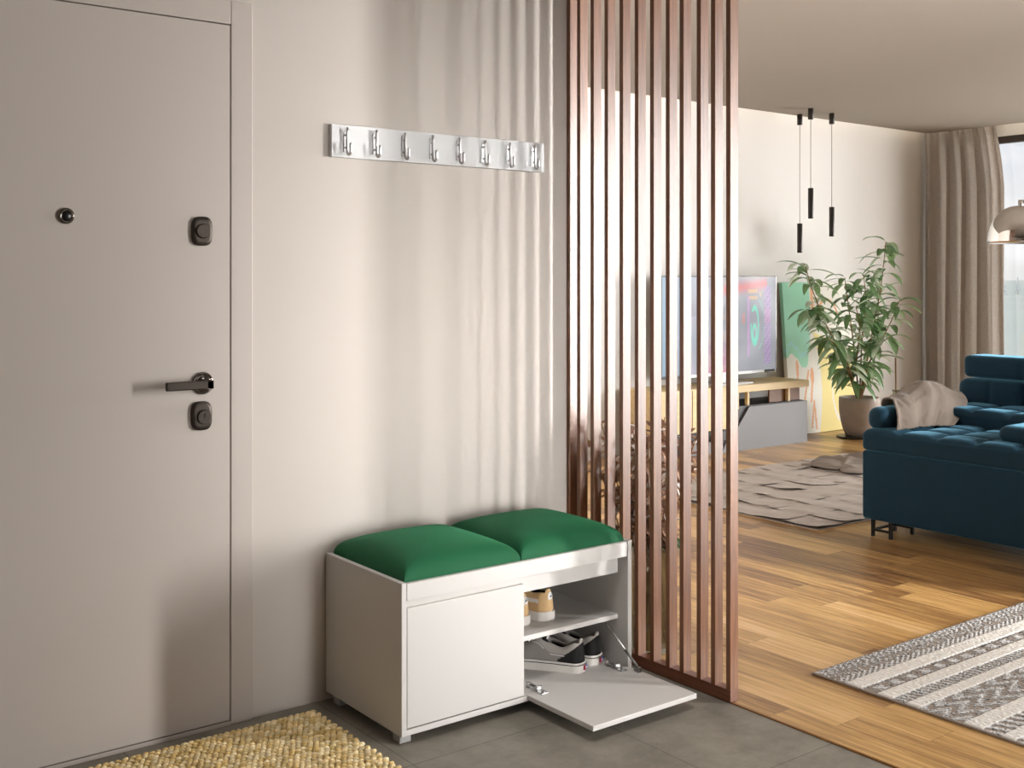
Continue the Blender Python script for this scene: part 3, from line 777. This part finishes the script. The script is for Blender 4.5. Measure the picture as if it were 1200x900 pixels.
# television
def px_u(px, a=6.057, b=7.374): return (on_y(px, 0, 6.1).x-a)/(b-a)
def ell(u, v, cu, cv, ru, rv): return math.hypot((u-cu)/ru, (v-cv)/rv)
def screen(u, v):
    n = noise.noise(Vector((u*6, v*4, 1))); n2 = noise.noise(Vector((u*14, v*9, 5)))
    c = [.40+.06*n, .41+.06*n, .46+.06*n]  # grey base paints in the washed-out reflection on the screen
    def mixc(k, f): 
        for i in range(3): c[i] = lerp(c[i], k[i], max(0, min(1, f)))
    if u < .3: mixc((.32, .52, .68), (.3-u)/.3*.9+.25*n)
    if .12 < u < .4: mixc((.72, .62, .78), .7*math.exp(-((u-.24+.05*math.sin(v*5))/.05)**2)*(1 if v < .6 else .3))
    if .35 < u < .62: mixc((.85, .25, .42), .75*max(0, .42-v)*2.2)
    if .3 < u < .64 and n2 > .15: mixc((.75, .6, .5), .35)
    if .52 < u < .92 and v > .78: mixc((.85, .2, .2), .9*math.exp(-((v-.92+.18*(.85-u))/.06)**2))
    if .745 < u < .83 and (.83 < v < .87 or .765 < v < .80): mixc((.9, .55, .25), .8)
    if .85 < u < .865 and .79 < v < .84: mixc((.9, .6, .25), .8)
    if .735 < u < .755 and .15 < v < .8: mixc((.72, .38, .75), .75)
    if .69 < u < .715 and .5 < v < .62: mixc((.9, .3, .25), .6)
    # neon sign
    d1 = abs(ell(u, v, .805, .48, .04, .225)-.86)
    if d1 < .17 and not (u < .80 and .5 < v < .63): mixc((.2, .95, .68), 1-d1*4)
    d2 = abs(ell(u, v, .803, .40, .024, .115)-.7)
    if d2 < .28: mixc((.25, .95, .72), 1-d2*2)
    d3 = abs(ell(u, v, .82, .49, .075, .27)-1)
    if d3 < .035 and u > .84: mixc((.25, .75, .6), .6)
    if .895 < u < .955 and .06 < v < .9:
        mixc((.72, .42, .8) if (v*46+u*8) % 1 < .5 else (.3, .3, .42), .85)
        if .5 < v < .66: mixc((.9, .35, .6), .25)
    return tuple(c)
TZ0, TZ1 = .575, 1.363; TA, TB = 6.05, 7.385; TY = 6.1
t = thing('television', ((TA+TB)/2, TY, TT), 'flat television showing neon signs, standing on the oak unit', 'television')
MB().box(TA, TB, TY, TY+.03, TZ0, TZ1, .003).build('casing', M_SIDEBLK, t)
m = MB(); m.box(TB-.008, TB+.002, TY-.003, TY+.03, TZ0-.002, TZ1, .002); m.box(TA+.25, TB, TY-.003, TY+.01, TZ0-.004, TZ0+.022, .002); m.build('bezel', M_SILVER, t)
MB().box(TB-.15, TB-.02, TY-.006, TY, TZ0+.0, TZ0+.02, .001).build('logo_plate', M_SIDEBLK, t)
def scr_mat():
    m_, nt, b = new_mat('television_screen'); a = nt.nodes.new('ShaderNodeAttribute'); a.attribute_name = 'Col'
    b.inputs['Base Color'].default_value = (.03, .03, .035, 1); b.inputs['Roughness'].default_value = .3; b.inputs['Specular IOR Level'].default_value = .22
    nt.links.new(a.outputs['Color'], b.inputs['Emission Color']); b.inputs['Emission Strength'].default_value = .75
    return m_
m = MB(); m.grid(lambda u, v: (lerp(TA+.008, TB-.012, u), TY-.0025, lerp(TZ0+.022, TZ1-.008, v)), 260, 150, screen)
m.build('screen', scr_mat(), t, colattr=True)
m = MB(); m.box(6.55, 6.95, TY-.13, TY+.12, TT+.0005, TT+.012, .003); m.box(6.68, 6.78, TY+.006, TY+.024, TT+.01, TZ0+.05, .002); m.build('stand', M_SILVER, t)
t2 = tag(MB().box(6.42, 6.86, FY+.02, FY+.055, TT+.0008, TT+.022, .003).build('foot_plate', M_WHITE), 'slim white foot plate on the oak unit below the television', 'television foot')  # white slab meant as the television's foot plate

# ------------------------------------------------------------------ leaning canvas
t = thing('canvas_painting', (8.15, 6.2, 0), 'large abstract green, yellow and orange canvas leaning on the far wall', 'painting')
def art(u, v):
    wht = (.80, .77, .70); grn = hexc('a6dcc2'); gr2 = hexc('93cfb1'); lt = hexc('a9dcd8'); yel = hexc('ecdc98'); org = hexc('e8b08a')
    c = wht
    def cur(pts, x):
        for (a, b), (c_, d_) in zip(pts, pts[1:]):
            if x <= c_: s_ = (x-a)/(c_-a); s_ = s_*s_*(3-2*s_); return b+(d_-b)*s_
        return pts[-1][1]
    lo = cur([(0, .50), (.07, .535), (.14, .50), (.22, .435), (.28, .44), (.33, .55), (.37, .8), (.38, 1.0)], u)
    if u < .38 and v > lo:
        c = lerp_c(grn, gr2, min(1, max(0, (v-.6)*2)))
        ln = cur([(0, .55), (.07, .60), (.14, .57), (.21, .515), (.27, .53), (.32, .62), (.36, .78)], u)
        if abs(v-ln) < .012: c = lt
    le = .43+.07*math.sin((v-.05)*5)-.06*v
    re = .97
    yt = .66-.25*(u-.43)
    if le < u < re and v < yt: c = yel
    if c == yel:
        if abs(math.hypot((u-.74)/.11, (v-.27)/.2)-1) < .09 and (u < .8): c = wht
    # orange drips
    for (cu, cv, ru, rv) in ((.345, .375, .026, .06), (.14, .43, .018, .06)):
        if math.hypot((u-cu)/ru, (v-cv)/rv) < 1: c = org
    for (u0, slope, v0, v1, wd) in ((.31, .05, .2, .4, .013), (.22, .08, .22, .42, .012), (.12, .03, .25, .45, .012), (.37, -.02, .02, .2, .011), (.3, .06, .03, .22, .011), (.41, 0, .82, .97, .018)):
        if v0 < v < v1 and abs(u-(u0+slope*(v-v0)/.2)) < wd: c = org
    if v > .78 and abs(math.hypot((u-.62)/.16, (v-.74)/.14)-1) < .07: c = org
    return c
def lerp_c(a, b, t): return tuple(a[i]+(b[i]-a[i])*t for i in range(3))
Hc, Wc, tk = 1.31, .95, .035; lean = .10
ang = math.asin(lean/Hc)
def cv(x, s_, th):   # s_ up the canvas, th toward the wall
    return (7.662+x, 6.165+s_*math.sin(ang)+th*math.cos(ang), s_*math.cos(ang)-th*math.sin(ang)+.002+tk*math.sin(ang))
m = MB()
m.grid(lambda u, v: cv(u*Wc, v*Hc, 0), 150, 200, art)
for (a, b) in (((0, 0), (0, 1)), ((0, 1), (1, 1)), ((1, 1), (1, 0)), ((1, 0), (0, 0))):
    m.grid(lambda u, v, a=a, b=b: cv(lerp(a[0], b[0], u)*Wc, lerp(a[1], b[1], u)*Hc, v*tk), 60, 1, lambda u, v, a=a, b=b: art(lerp(a[0], b[0], u), lerp(a[1], b[1], u)))
m.grid(lambda u, v: cv(u*Wc, v*Hc, tk), 2, 2, lambda u, v: (.6, .5, .35))
m.build('canvas', M_CANVAS, t, colattr=True)

# ------------------------------------------------------------------ pendants
p0 = None
for (x, y, z0, z1, lab) in ((7.73, 6.13, 1.565, 1.813, 'black tube pendant lamp hanging lowest of the three in the far corner'),
                            (7.53, 5.86, 1.835, 2.087, 'black tube pendant lamp hanging highest of the three in the far corner'),
                            (7.90, 5.93, 1.70, 1.95, 'black tube pendant lamp hanging between the heights of the other two')):
    if p0 is None:
        t = thing('pendant_lamp', (x, y, ZC), lab, 'pendant lamp', 'tube pendants in the far corner'); p0 = t
        MB().cyl((0, 0, -.09), (0, 0, 0), .0225, n=28, bev=.002).build('ceiling_cup', M_PEND, t, local=True)
        MB().cyl((0, 0, -1), (0, 0, 0), .0024, n=8).build('cord', M_CORD, t, local=True)
        m = MB(); m.lathe([(0, -.24), (.017, -.24), (.019, -.25), (.0215, -.25), (.022, -.248), (.022, -.002), (.02, 0), (0, 0)], n=28); m.build('lamp_tube', M_PEND, t, local=True)
    else: t = copy_tree(p0)
    t.location = (x, y, ZC); tag(t, lab)
    for c in t.children:
        if c.name.startswith('cord'): c.location = (0, 0, -.085); c.scale = (1, 1, ZC-.085-z1)
        if c.name.startswith('lamp_tube'): c.location = (0, 0, z1-ZC)

# ------------------------------------------------------------------ plants
def leaf(mb, base, dr_, up, L, W, c, droop=.3, fold=.25, n=7):
    dr_ = dr_.normalized(); side = dr_.cross(up); 
    if side.length < 1e-3: side = dr_.orthogonal()
    side.normalize(); nrm = side.cross(dr_).normalized()
    vs = []; cs = []
    p = Vector(base); dcur = dr_.copy()
    for i in range(n+1):
        s_ = i/n; w_ = W*.5*(math.sin(math.pi*min(1, s_**.85))**.8 if 0 < s_ < 1 else 0)+.0006
        nr = side.cross(dcur).normalized()
        vs += [p-side*w_+nr*w_*fold, p, p+side*w_+nr*w_*fold]
        cs += [c, tuple(min(1, k*1.25) for k in c), c]
        dcur = (dcur+Vector((0, 0, -droop/n))*1.6).normalized(); p = p+dcur*(L/n)
    fs = []
    for i in range(n):
        a = i*3; fs += [(a, a+1, a+4, a+3), (a+1, a+2, a+5, a+4)]
    mb.add(vs, fs, cs)
PX, PY = 8.10, 5.80
t = thing('potted_plant', (PX, PY, 0), 'tall leafy ficus in a brown concrete pot beside the canvas', 'potted plant')
prof = [(0, .012), (.10, .012), (.112, .016), (.135, .07), (.155, .15), (.166, .23), (.168, .30), (.166, .338), (.156, .341), (.150, .335), (.148, .30), (0, .30)]
MB().lathe(prof, (PX, PY, 0), n=48).build('pot', M_POT, t)
MB().lathe([(0, .300), (.147, .305), (.147, .312), (0, .318)], (PX, PY, 0), n=32, smooth=False).build('soil', M_SOIL, t)
MB().lathe([(0, .002), (.15, .002), (.165, .008), (.162, .014), (.14, .012), (0, .012)], (PX-.04, PY, 0), n=32).build('saucer', M_GUN, t)
stems = [  # screen-measured tips: px, py, y-plane
    [(1003, 462, 5.8), (990, 420, 5.78), (968, 380, 5.75), (950, 335, 5.72), (944, 312, 5.7)],
    [(1000, 462, 5.8), (985, 410, 5.7), (962, 370, 5.6), (945, 362, 5.55)],
    [(1005, 462, 5.8), (1000, 400, 5.8), (993, 350, 5.8), (990, 325, 5.8)],
    [(1006, 462, 5.8), (1010, 400, 5.75), (1015, 350, 5.75), (1012, 322, 5.7)],
    [(1008, 462, 5.8), (1020, 400, 5.8), (1032, 340, 5.8), (1036, 305, 5.8), (1038, 283, 5.8)],
    [(1009, 462, 5.8), (1028, 410, 5.75), (1045, 375, 5.7), (1055, 350, 5.65)],
    [(1007, 462, 5.8), (1018, 425, 5.65), (1035, 400, 5.55), (1043, 395, 5.5)],
    [(1003, 462, 5.8), (995, 430, 5.65), (980, 405, 5.5), (970, 395, 5.45)],
    [(1005, 462, 5.8), (1003, 430, 5.7), (1008, 380, 5.6), (1003, 360, 5.55)],
    [(1008, 462, 5.8), (1022, 415, 5.9), (1030, 365, 5.95), (1028, 330, 5.95)],
    [(1006, 462, 5.8), (1012, 435, 5.7), (1018, 425, 5.6)],
    [(1003, 462, 5.8), (996, 440, 5.7), (992, 430, 5.62)],
]
stm = MB(); fol = MB(); rnd = random.Random(11)
for st_ in stems:
    pts = []
    ctrl = [on_y(*c) for c in st_]; ctrl[0] = Vector((PX+(st_[0][0]-1005)*.004, PY, .31))
    for k in range(len(ctrl)-1):
        a, b = ctrl[k], ctrl[k+1]
        for q in range(5): pts.append(a.lerp(b, q/5)+Vector((0, 0, 0)))
    pts.append(ctrl[-1])
    stm.tube(pts, [lerp(.007, .0028, i/(len(pts)-1)) for i in range(len(pts))], 7)
    n = len(pts); total = sum((pts[i+1]-pts[i]).length for i in range(n-1)); cnt = int(total*31)
    for k in range(cnt):
        s_ = .2+.8*(k/max(1, cnt-1))**.9; i = min(n-2, int(s_*(n-1))); p = pts[i].lerp(pts[i+1], s_*(n-1)-i)
        az = rnd.uniform(0, 2*math.pi); el = rnd.uniform(-.2, .75)
        dr_ = Vector((math.cos(az), math.sin(az)*.7, el))
        c = rnd.choice([hexc('68875a'), hexc('52734a'), hexc('7b9868'), hexc('6f9062'), hexc('9ab08c'), hexc('b9c6ae')])  # the whitish greens paint gloss highlights on some leaves
        leaf(fol, p+dr_*.01, dr_, Vector((0, 0, 1)), rnd.uniform(.17, .27), rnd.uniform(.05, .068), c, droop=rnd.uniform(.35, 1.1))
stm.build('stem', M_STEM, t); fol.build('foliage', M_LEAF, t, colattr=True)

# glass bottle vase with stick behind the sofa
gv = Vector((8.52, 5.72, 0))
t = thing('glass_vase', gv, 'green glass floor vase with a bamboo stick behind the sofa arm', 'vase')
MB().lathe([(0, .003), (.05, .003), (.06, .02), (.062, .2), (.055, .28), (.035, .33), (.035, .365), (.042, .38), (.038, .38), (.031, .365), (.031, .33), (.05, .28), (.057, .2), (.055, .02), (0, .012)], gv, n=32).build('bottle', M_VASE, t)
MB().tube([gv+Vector((0, 0, .02)), gv+Vector((-.01, 0, .3)), gv+Vector((-.015, .0, .66))], .007, 8).build('bamboo_stick', M_STEM, t)

# dried arrangement behind the slats
dv = Vector((2.83, 2.915, 0))
t = thing('dried_leaf_arrangement', dv, 'dried brown leaf branches in a clear glass vase behind the slats', 'dried plant')
MB().lathe([(0, .003), (.062, .003), (.066, .01), (.066, .38), (.069, .385), (.064, .385), (.062, .38), (.061, .022), (0, .02)], dv, n=36).build('vase', M_VASE, t)
MB().lathe([(0, .023), (.0605, .023), (.0605, .10), (0, .10)], dv, n=32).build('water', glass_mat('vase_water', (.8, .86, .8), .12), t)
stm = MB(); fol = MB(); grn_ = MB(); rnd = random.Random(5)
fc = Vector((2.965, 3.04, .60))
for k in range(38):
    az = rnd.uniform(0, 2*math.pi); rr_ = rnd.uniform(.04, .27)
    tip = Vector((max(2.80, fc.x+math.cos(az)*rr_), fc.y+math.sin(az)*rr_*.95, rnd.uniform(.55, .83)))
    b0 = dv+Vector((rnd.uniform(-.03, .03), rnd.uniform(-.03, .03), .03)); mid = b0.lerp(tip, .5); mid.x = lerp(mid.x, dv.x, .5); mid.y = lerp(mid.y, dv.y, .5)
    pts = [b0*(1-q)**2+mid*2*q*(1-q)+tip*q*q for q in [i/10 for i in range(11)]]
    stm.tube(pts, .0024, 6)
    for q in range(38):
        s_ = rnd.uniform(.5, 1); i = min(9, int(s_*10)); p = pts[i].lerp(pts[i+1], s_*10-i)
        a2 = rnd.uniform(0, 2*math.pi); dr_ = Vector((math.cos(a2), math.sin(a2), rnd.uniform(-.8, .6)))
        if p.x < 2.79: dr_.x = abs(dr_.x)
        c = rnd.choice([hexc('8d6c58'), hexc('a58470'), hexc('7b5b49'), hexc('8d6c58'), hexc('f4eee8')])  # the near-white pick paints bright highlights among the brown leaves
        leaf(fol, p, dr_, Vector((0, 0, 1)), rnd.uniform(.035, .06), rnd.uniform(.016, .026), c, droop=rnd.uniform(-.8, 1.5), fold=.6, n=5)
for k in range(9):
    az = rnd.uniform(0, 2*math.pi); p = dv+Vector((.02, 0, rnd.uniform(.36, .46)))
    leaf(grn_, p, Vector((abs(math.cos(az)), math.sin(az), .3)), Vector((0, 0, 1)), rnd.uniform(.1, .15), .045, hexc('1f4a24'), droop=.8)
stm.build('stem', M_STEM, t); fol.build('dried_foliage', M_DRY, t, colattr=True); grn_.build('green_foliage', M_LEAF, t, colattr=True)

# ------------------------------------------------------------------ curtain
m = MB()
def cur_f(u, v):
    z = lerp(.02, 2.9, v); top = max(0, (z-2.35)/.55)
    y1, y0 = 6.285, 5.475+.05*max(0, (z-2.2)/.5)+.05*top**2
    s_ = u+.012*math.sin(u*31+1.3)
    y = lerp(y1, y0, u); ph = s_*2*math.pi*5.3+.5*math.sin(v*3+u*5)
    amp = (.05+.012*math.sin(u*17))*(1-.35*top)
    w_ = math.sin(ph)+.25*math.sin(2*ph+1)+.18*math.sin(ph*3.1+v*4)
    return (9.805+amp*w_, y+.03*math.cos(ph)*(1-u)*u*4, z)
m.grid(cur_f, 340, 40); tag(m.build('curtain', M_CURT, solid=.002), 'floor-length taupe linen curtain gathered in the far corner beside the window', 'curtain')

# ------------------------------------------------------------------ sofa
t = thing('sofa', (5.6, 2.55, 0), 'dark blue velvet tufted sofa on small black legs', 'sofa')
SX, SY1, SY0 = 5.0, 3.565, 1.62
def wob(w_, n): return w_+Vector((0, 0, 0))
m = MB(); m.rbox((SX, SY0, .093), (6.15, SY1, .447), .014, .08); m.build('base', M_BLUE, t)
def tuft(x0, dx_, y0, dy_, zt_, depth=.014, amp=.006):
    def f(w_, n):
        if w_.z > zt_-.035:
            k = min(1, (w_.z-(zt_-.035))/.03)
            ax = abs(((w_.x-x0)/dx_+.5) % 1-.5)*dx_; ay = abs(((w_.y-y0)/dy_+.5) % 1-.5)*dy_
            gx = math.exp(-(ax/.018)**2); gy = math.exp(-(ay/.018)**2)
            puff = abs(math.sin(math.pi*(w_.x-x0)/dx_)*math.sin(math.pi*(w_.y-y0)/dy_))**.5
            w_ = w_+Vector((0, 0, k*(amp*puff*1.8-depth*max(gx, gy)+.004*noise.noise(w_*7))))
        return w_
    return f
m = MB(); m.rbox((SX-.003, SY0, .449), (5.56, SY1, .556), .02, .014, tuft(SX, .19, SY1, .21, .556)); m.build('chaise_cushion', M_BLUE, t)
m = MB(); m.rbox((5.50, SY0, .45), (5.93, 3.47, .645), .03, .014, tuft(5.5, .2, 3.47, .21, .645)); m.build('seat_cushion', M_BLUE, t)
m = MB(); m.rbox((5.86, SY0, .42), (6.15, SY1, .60), .03, .06); m.build('back_base', M_BLUE, t)
def arm(y0, y1, x0, x1, z1):
    m = MB(); m.rbox((x0, y0, .55), (x1, y1, z1), .05, .03); return m
arm(3.445, 3.568, 5.03, 5.5, .672).build('armrest', M_BLUE, t)
m = MB(); m.rbox((5.48, 3.46, .445), (6.15, 3.568, .672), .04, .03); m.build('side_bolster', M_BLUE, t)
arm(2.40, 2.885, 5.10, 5.47, .64).build('armrest', M_BLUE, t)
def bk_(y0, y1, z0, z1, x0, x1, r, nm):
    def f(w_, n):
        c_ = (y0+y1)/2; g = math.exp(-((w_.y-c_)/.014)**2)
        if w_.x < x0+.03: w_ = w_+Vector((g*.008-.006*abs(math.cos(math.pi*(w_.y-c_)/(y1-y0))), 0, 0))
        return w_
    m = MB(); m.rbox((x0, y0, z0), (x1, y1, z1), r, .014, f); m.build(nm, M_BLUE, t)
for k in range(4):
    bk_(3.545-(k+1)*.40, 3.545-k*.40-.006, .60, .782, 5.84, 6.1, .05, 'back_cushion')
for k in range(2):
    bk_(3.52-(k+1)*.70, 3.52-k*.70-.008, .788, .912, 5.86, 6.06, .032, 'headrest')
def leg_frame(x0, y1):
    for lx in (x0, x0+.19):
        for ly in (y1, y1-.105):
            MB().box(lx, lx+.016, ly-.016, ly, .001, .094, .001).build('leg', M_LEG, t)
    MB().box(x0+.001, x0+.015, y1-.105, y1-.015, .03, .042, 0).build('leg_brace', M_LEG, t)
    MB().box(x0+.19+.001, x0+.205, y1-.105, y1-.015, .03, .042, 0).build('leg_brace', M_LEG, t)
    MB().box(x0+.015, x0+.19, y1-.015, y1-.001, .03, .042, 0).build('leg_brace', M_LEG, t)
leg_frame(5.03, 3.53); leg_frame(5.03, 1.85)
for (lx, ly) in ((5.75, 3.45), (5.75, 1.75)): MB().cyl((lx, ly, .001), (lx, ly, .094), .02, n=16).build('leg', M_LEG, t)

# throw
m = MB()
def thr(u, v):
    # v: 0 at front hem -> 1 behind ; u along the arm
    x = lerp(5.01, lerp(5.42, 5.66, math.sin(math.pi*min(1, v*1.15))), u)+.3*v*(1-u)+.015*noise.noise(Vector((u*3, v*3, 9)))
    path = [(3.30, .566), (3.335, .60), (3.37, .655), (3.42, .693), (3.48, .702), (3.54, .69), (3.585, .655), (3.60, .60)]
    q = v*(len(path)-1); i = min(len(path)-2, int(q)); f_ = q-i
    y = lerp(path[i][0], path[i+1][0], f_); z = lerp(path[i][1], path[i+1][1], f_)
    y += .045+.03*(1-u)-.035*v
    fold = math.sin(u*23+2.2*math.sin(v*2.5)+1)*.5+.5
    fr = max(0, 1-abs(v-.2)*2.2)
    n1 = noise.noise(Vector((u*5+v*2.5, v*3, 2))); n2 = noise.noise(Vector((u*12+v*6, v*6, 5)))
    bulge = .08*math.exp(-((u-.6)/.28)**2)*math.sin(math.pi*min(1, v*1.1))
    y -= .022*fold*fr; z += bulge+.018*abs(n1)*math.sin(math.pi*v)+.010*abs(n2)+.006*fold*math.sin(math.pi*v)
    if u > .8: y -= .05*(u-.8)/.2*(1-v); x += .03*(u-.8)/.2*math.sin(math.pi*v)
    return (x, y, z+.004)
m.grid(thr, 90, 60); tag(m.build('throw_blanket', M_THROW, solid=.008), 'rumpled taupe throw draped over the blue sofa arm', 'blanket')

# ------------------------------------------------------------------ arc lamp
lc = Vector((5.13, 2.775, 1.51)); rL = .147
t = thing('arc_floor_lamp', (6.55, .95, 0), 'arching floor lamp with a mirrored chrome dome over the blue sofa', 'floor lamp')
prof = [(rL-.004, .0)]+[(rL*math.cos(R(a))**.8 if a < 90 else .0001, .178*math.sin(R(a))**.95) for a in range(2, 90, 4)]+[(.02, .178), (0, .1785)]
prof = [(rL*.985, 0)]+[(rL*max(0, math.cos(R(a)))**.82, .178*math.sin(R(a))) for a in range(0, 88, 4)]+[(.0, .178)]
inner = [(r*.97, z*.97) for r, z in prof]
MB().lathe(prof, lc, n=64).build('dome_shade', M_CHROME2, t)
MB().lathe(inner, lc+Vector((0, 0, -.0005)), n=64).build('dome_lining', M_WHITE, t)
MB().lathe([(0, 0), (.025, .005), (.035, .03), (.03, .06), (.018, .08), (.018, .14)], lc+Vector((0, 0, .02)), n=24).build('bulb', M_WHITE, t)
pts = []
P0 = lc+Vector((0, 0, .178)); P3 = Vector((6.55, .95, .05))
pa = P0+Vector((.10, -.13, .42)); 
for k in range(31):
    q = k/30; B = [P0, P0+Vector((.22, -.28, .62)), Vector((6.5, 1.0, 2.5)), Vector((6.55, .95, 1.2))]
    pts.append(B[0]*(1-q)**3+B[1]*3*q*(1-q)**2+B[2]*3*q*q*(1-q)+B[3]*q**3)
pts.append(P3)
MB().tube(pts, .0075, 12).build('arc_pole', M_CHROME, t)
MB().lathe([(.012, 0), (.012, .03), (0, .032)], P0-Vector((0, 0, .004)), n=20).build('dome_cap', M_CHROME, t)
MB().box(6.45, 6.65, .85, 1.05, .001, .06, .006).build('base_block', M_BLACK, t)

# ------------------------------------------------------------------ world and lights
wd = bpy.data.worlds.new('sky'); scn.world = wd; wd.use_nodes = True; nt = wd.node_tree; L = nt.links; nt.nodes.clear(); N = nt.nodes.new
o = N('ShaderNodeOutputWorld'); bg = N('ShaderNodeBackground'); tc = N('ShaderNodeTexCoord'); sp = N('ShaderNodeSeparateXYZ'); L.new(tc.outputs['Generated'], sp.inputs[0])
rp_ = N('ShaderNodeValToRGB'); e = rp_.color_ramp.elements; e[0].position = 0; e[0].color = (*hexc('dfe0df'), 1); e[1].position = .5; e[1].color = (*hexc('c0cbdc'), 1)
x = e.new(.06); x.color = (*hexc('e2e4e6'), 1); x = e.new(.16); x.color = (*hexc('cdd6e4'), 1)
L.new(sp.outputs['Z'], rp_.inputs[0])
n = N('ShaderNodeTexNoise'); n.inputs['Scale'].default_value = 9; n.inputs['Detail'].default_value = 6; mp = N('ShaderNodeMapping'); mp.inputs['Scale'].default_value = (1, 1, 2.2); L.new(tc.outputs['Generated'], mp.inputs[0]); L.new(mp.outputs[0], n.inputs[0])
r2 = N('ShaderNodeValToRGB'); r2.color_ramp.elements[0].position = .45; r2.color_ramp.elements[1].position = .7; L.new(n.outputs['Fac'], r2.inputs[0])
mx = N('ShaderNodeMix'); mx.data_type = 'RGBA'; L.new(r2.outputs[0], mx.inputs[0]); L.new(rp_.outputs[0], mx.inputs[6]); mx.inputs[7].default_value = (*hexc('f0f1f3'), 1)
L.new(mx.outputs[2], bg.inputs[0]); bg.inputs[1].default_value = 1.2; L.new(bg.outputs[0], o.inputs[0])

def area(name, loc, target, sx, sy, power, col, spread=180):
    l = bpy.data.lights.new(name, 'AREA'); l.shape = 'RECTANGLE'; l.size = sx; l.size_y = sy; l.energy = power; l.color = col; l.spread = R(spread)
    ob = bpy.data.objects.new(name, l); COL.objects.link(ob); ob.location = loc
    d_ = Vector(target)-Vector(loc); ob.rotation_euler = d_.to_track_quat('-Z', 'Y').to_euler()
    return ob
area('daylight_south', (6.41, -1.25, 1.36), (1.686, 2.58, 1.36), .4, 2.5, 620, (1, .985, .97), 112)
area('hall_front_fill', (2.3, -1.25, 1.1), (2.22, 3.2, 1.05), .8, 1.9, 8.5, (1, .985, .97), 29)  # added frontal fill brightening the wall behind the slats
area('hall_top_fill', (1.95, 1.75, 2.735), (1.95, 1.76, 0), .5, .5, 10, (1, .98, .96), 95)  # added fill from above for upward faces, no fixture exists
area('daylight_east', (12.4, 2.0, 1.5), (7.0, 6.3, 1.5), 4.2, 2.5, 1200, (1, .98, .96))
area('daylight_east_wide', (10.3, 2.6, 1.4), (2.0, 2.6, 1.0), 4.6, 2.3, 38, (1, .99, .98))

# ------------------------------------------------------------------ camera
cd = bpy.data.cameras.new('camera'); cam = bpy.data.objects.new('camera', cd); COL.objects.link(cam); scn.camera = cam
cam.location = (0, 0, CH)
cam.rotation_euler = Vector((FW[0], FW[1], 0)).to_track_quat('-Z', 'Y').to_euler()
cd.sensor_width = 36; cd.lens = F/1200*36; cd.shift_y = -(450-HZ)/1200; cd.clip_start = .05; cd.clip_end = 2000
vs = scn.view_settings
vs.view_transform = 'Standard'; vs.look = 'None'; vs.gamma = 1; vs.use_curve_mapping = False; vs.exposure = -.04
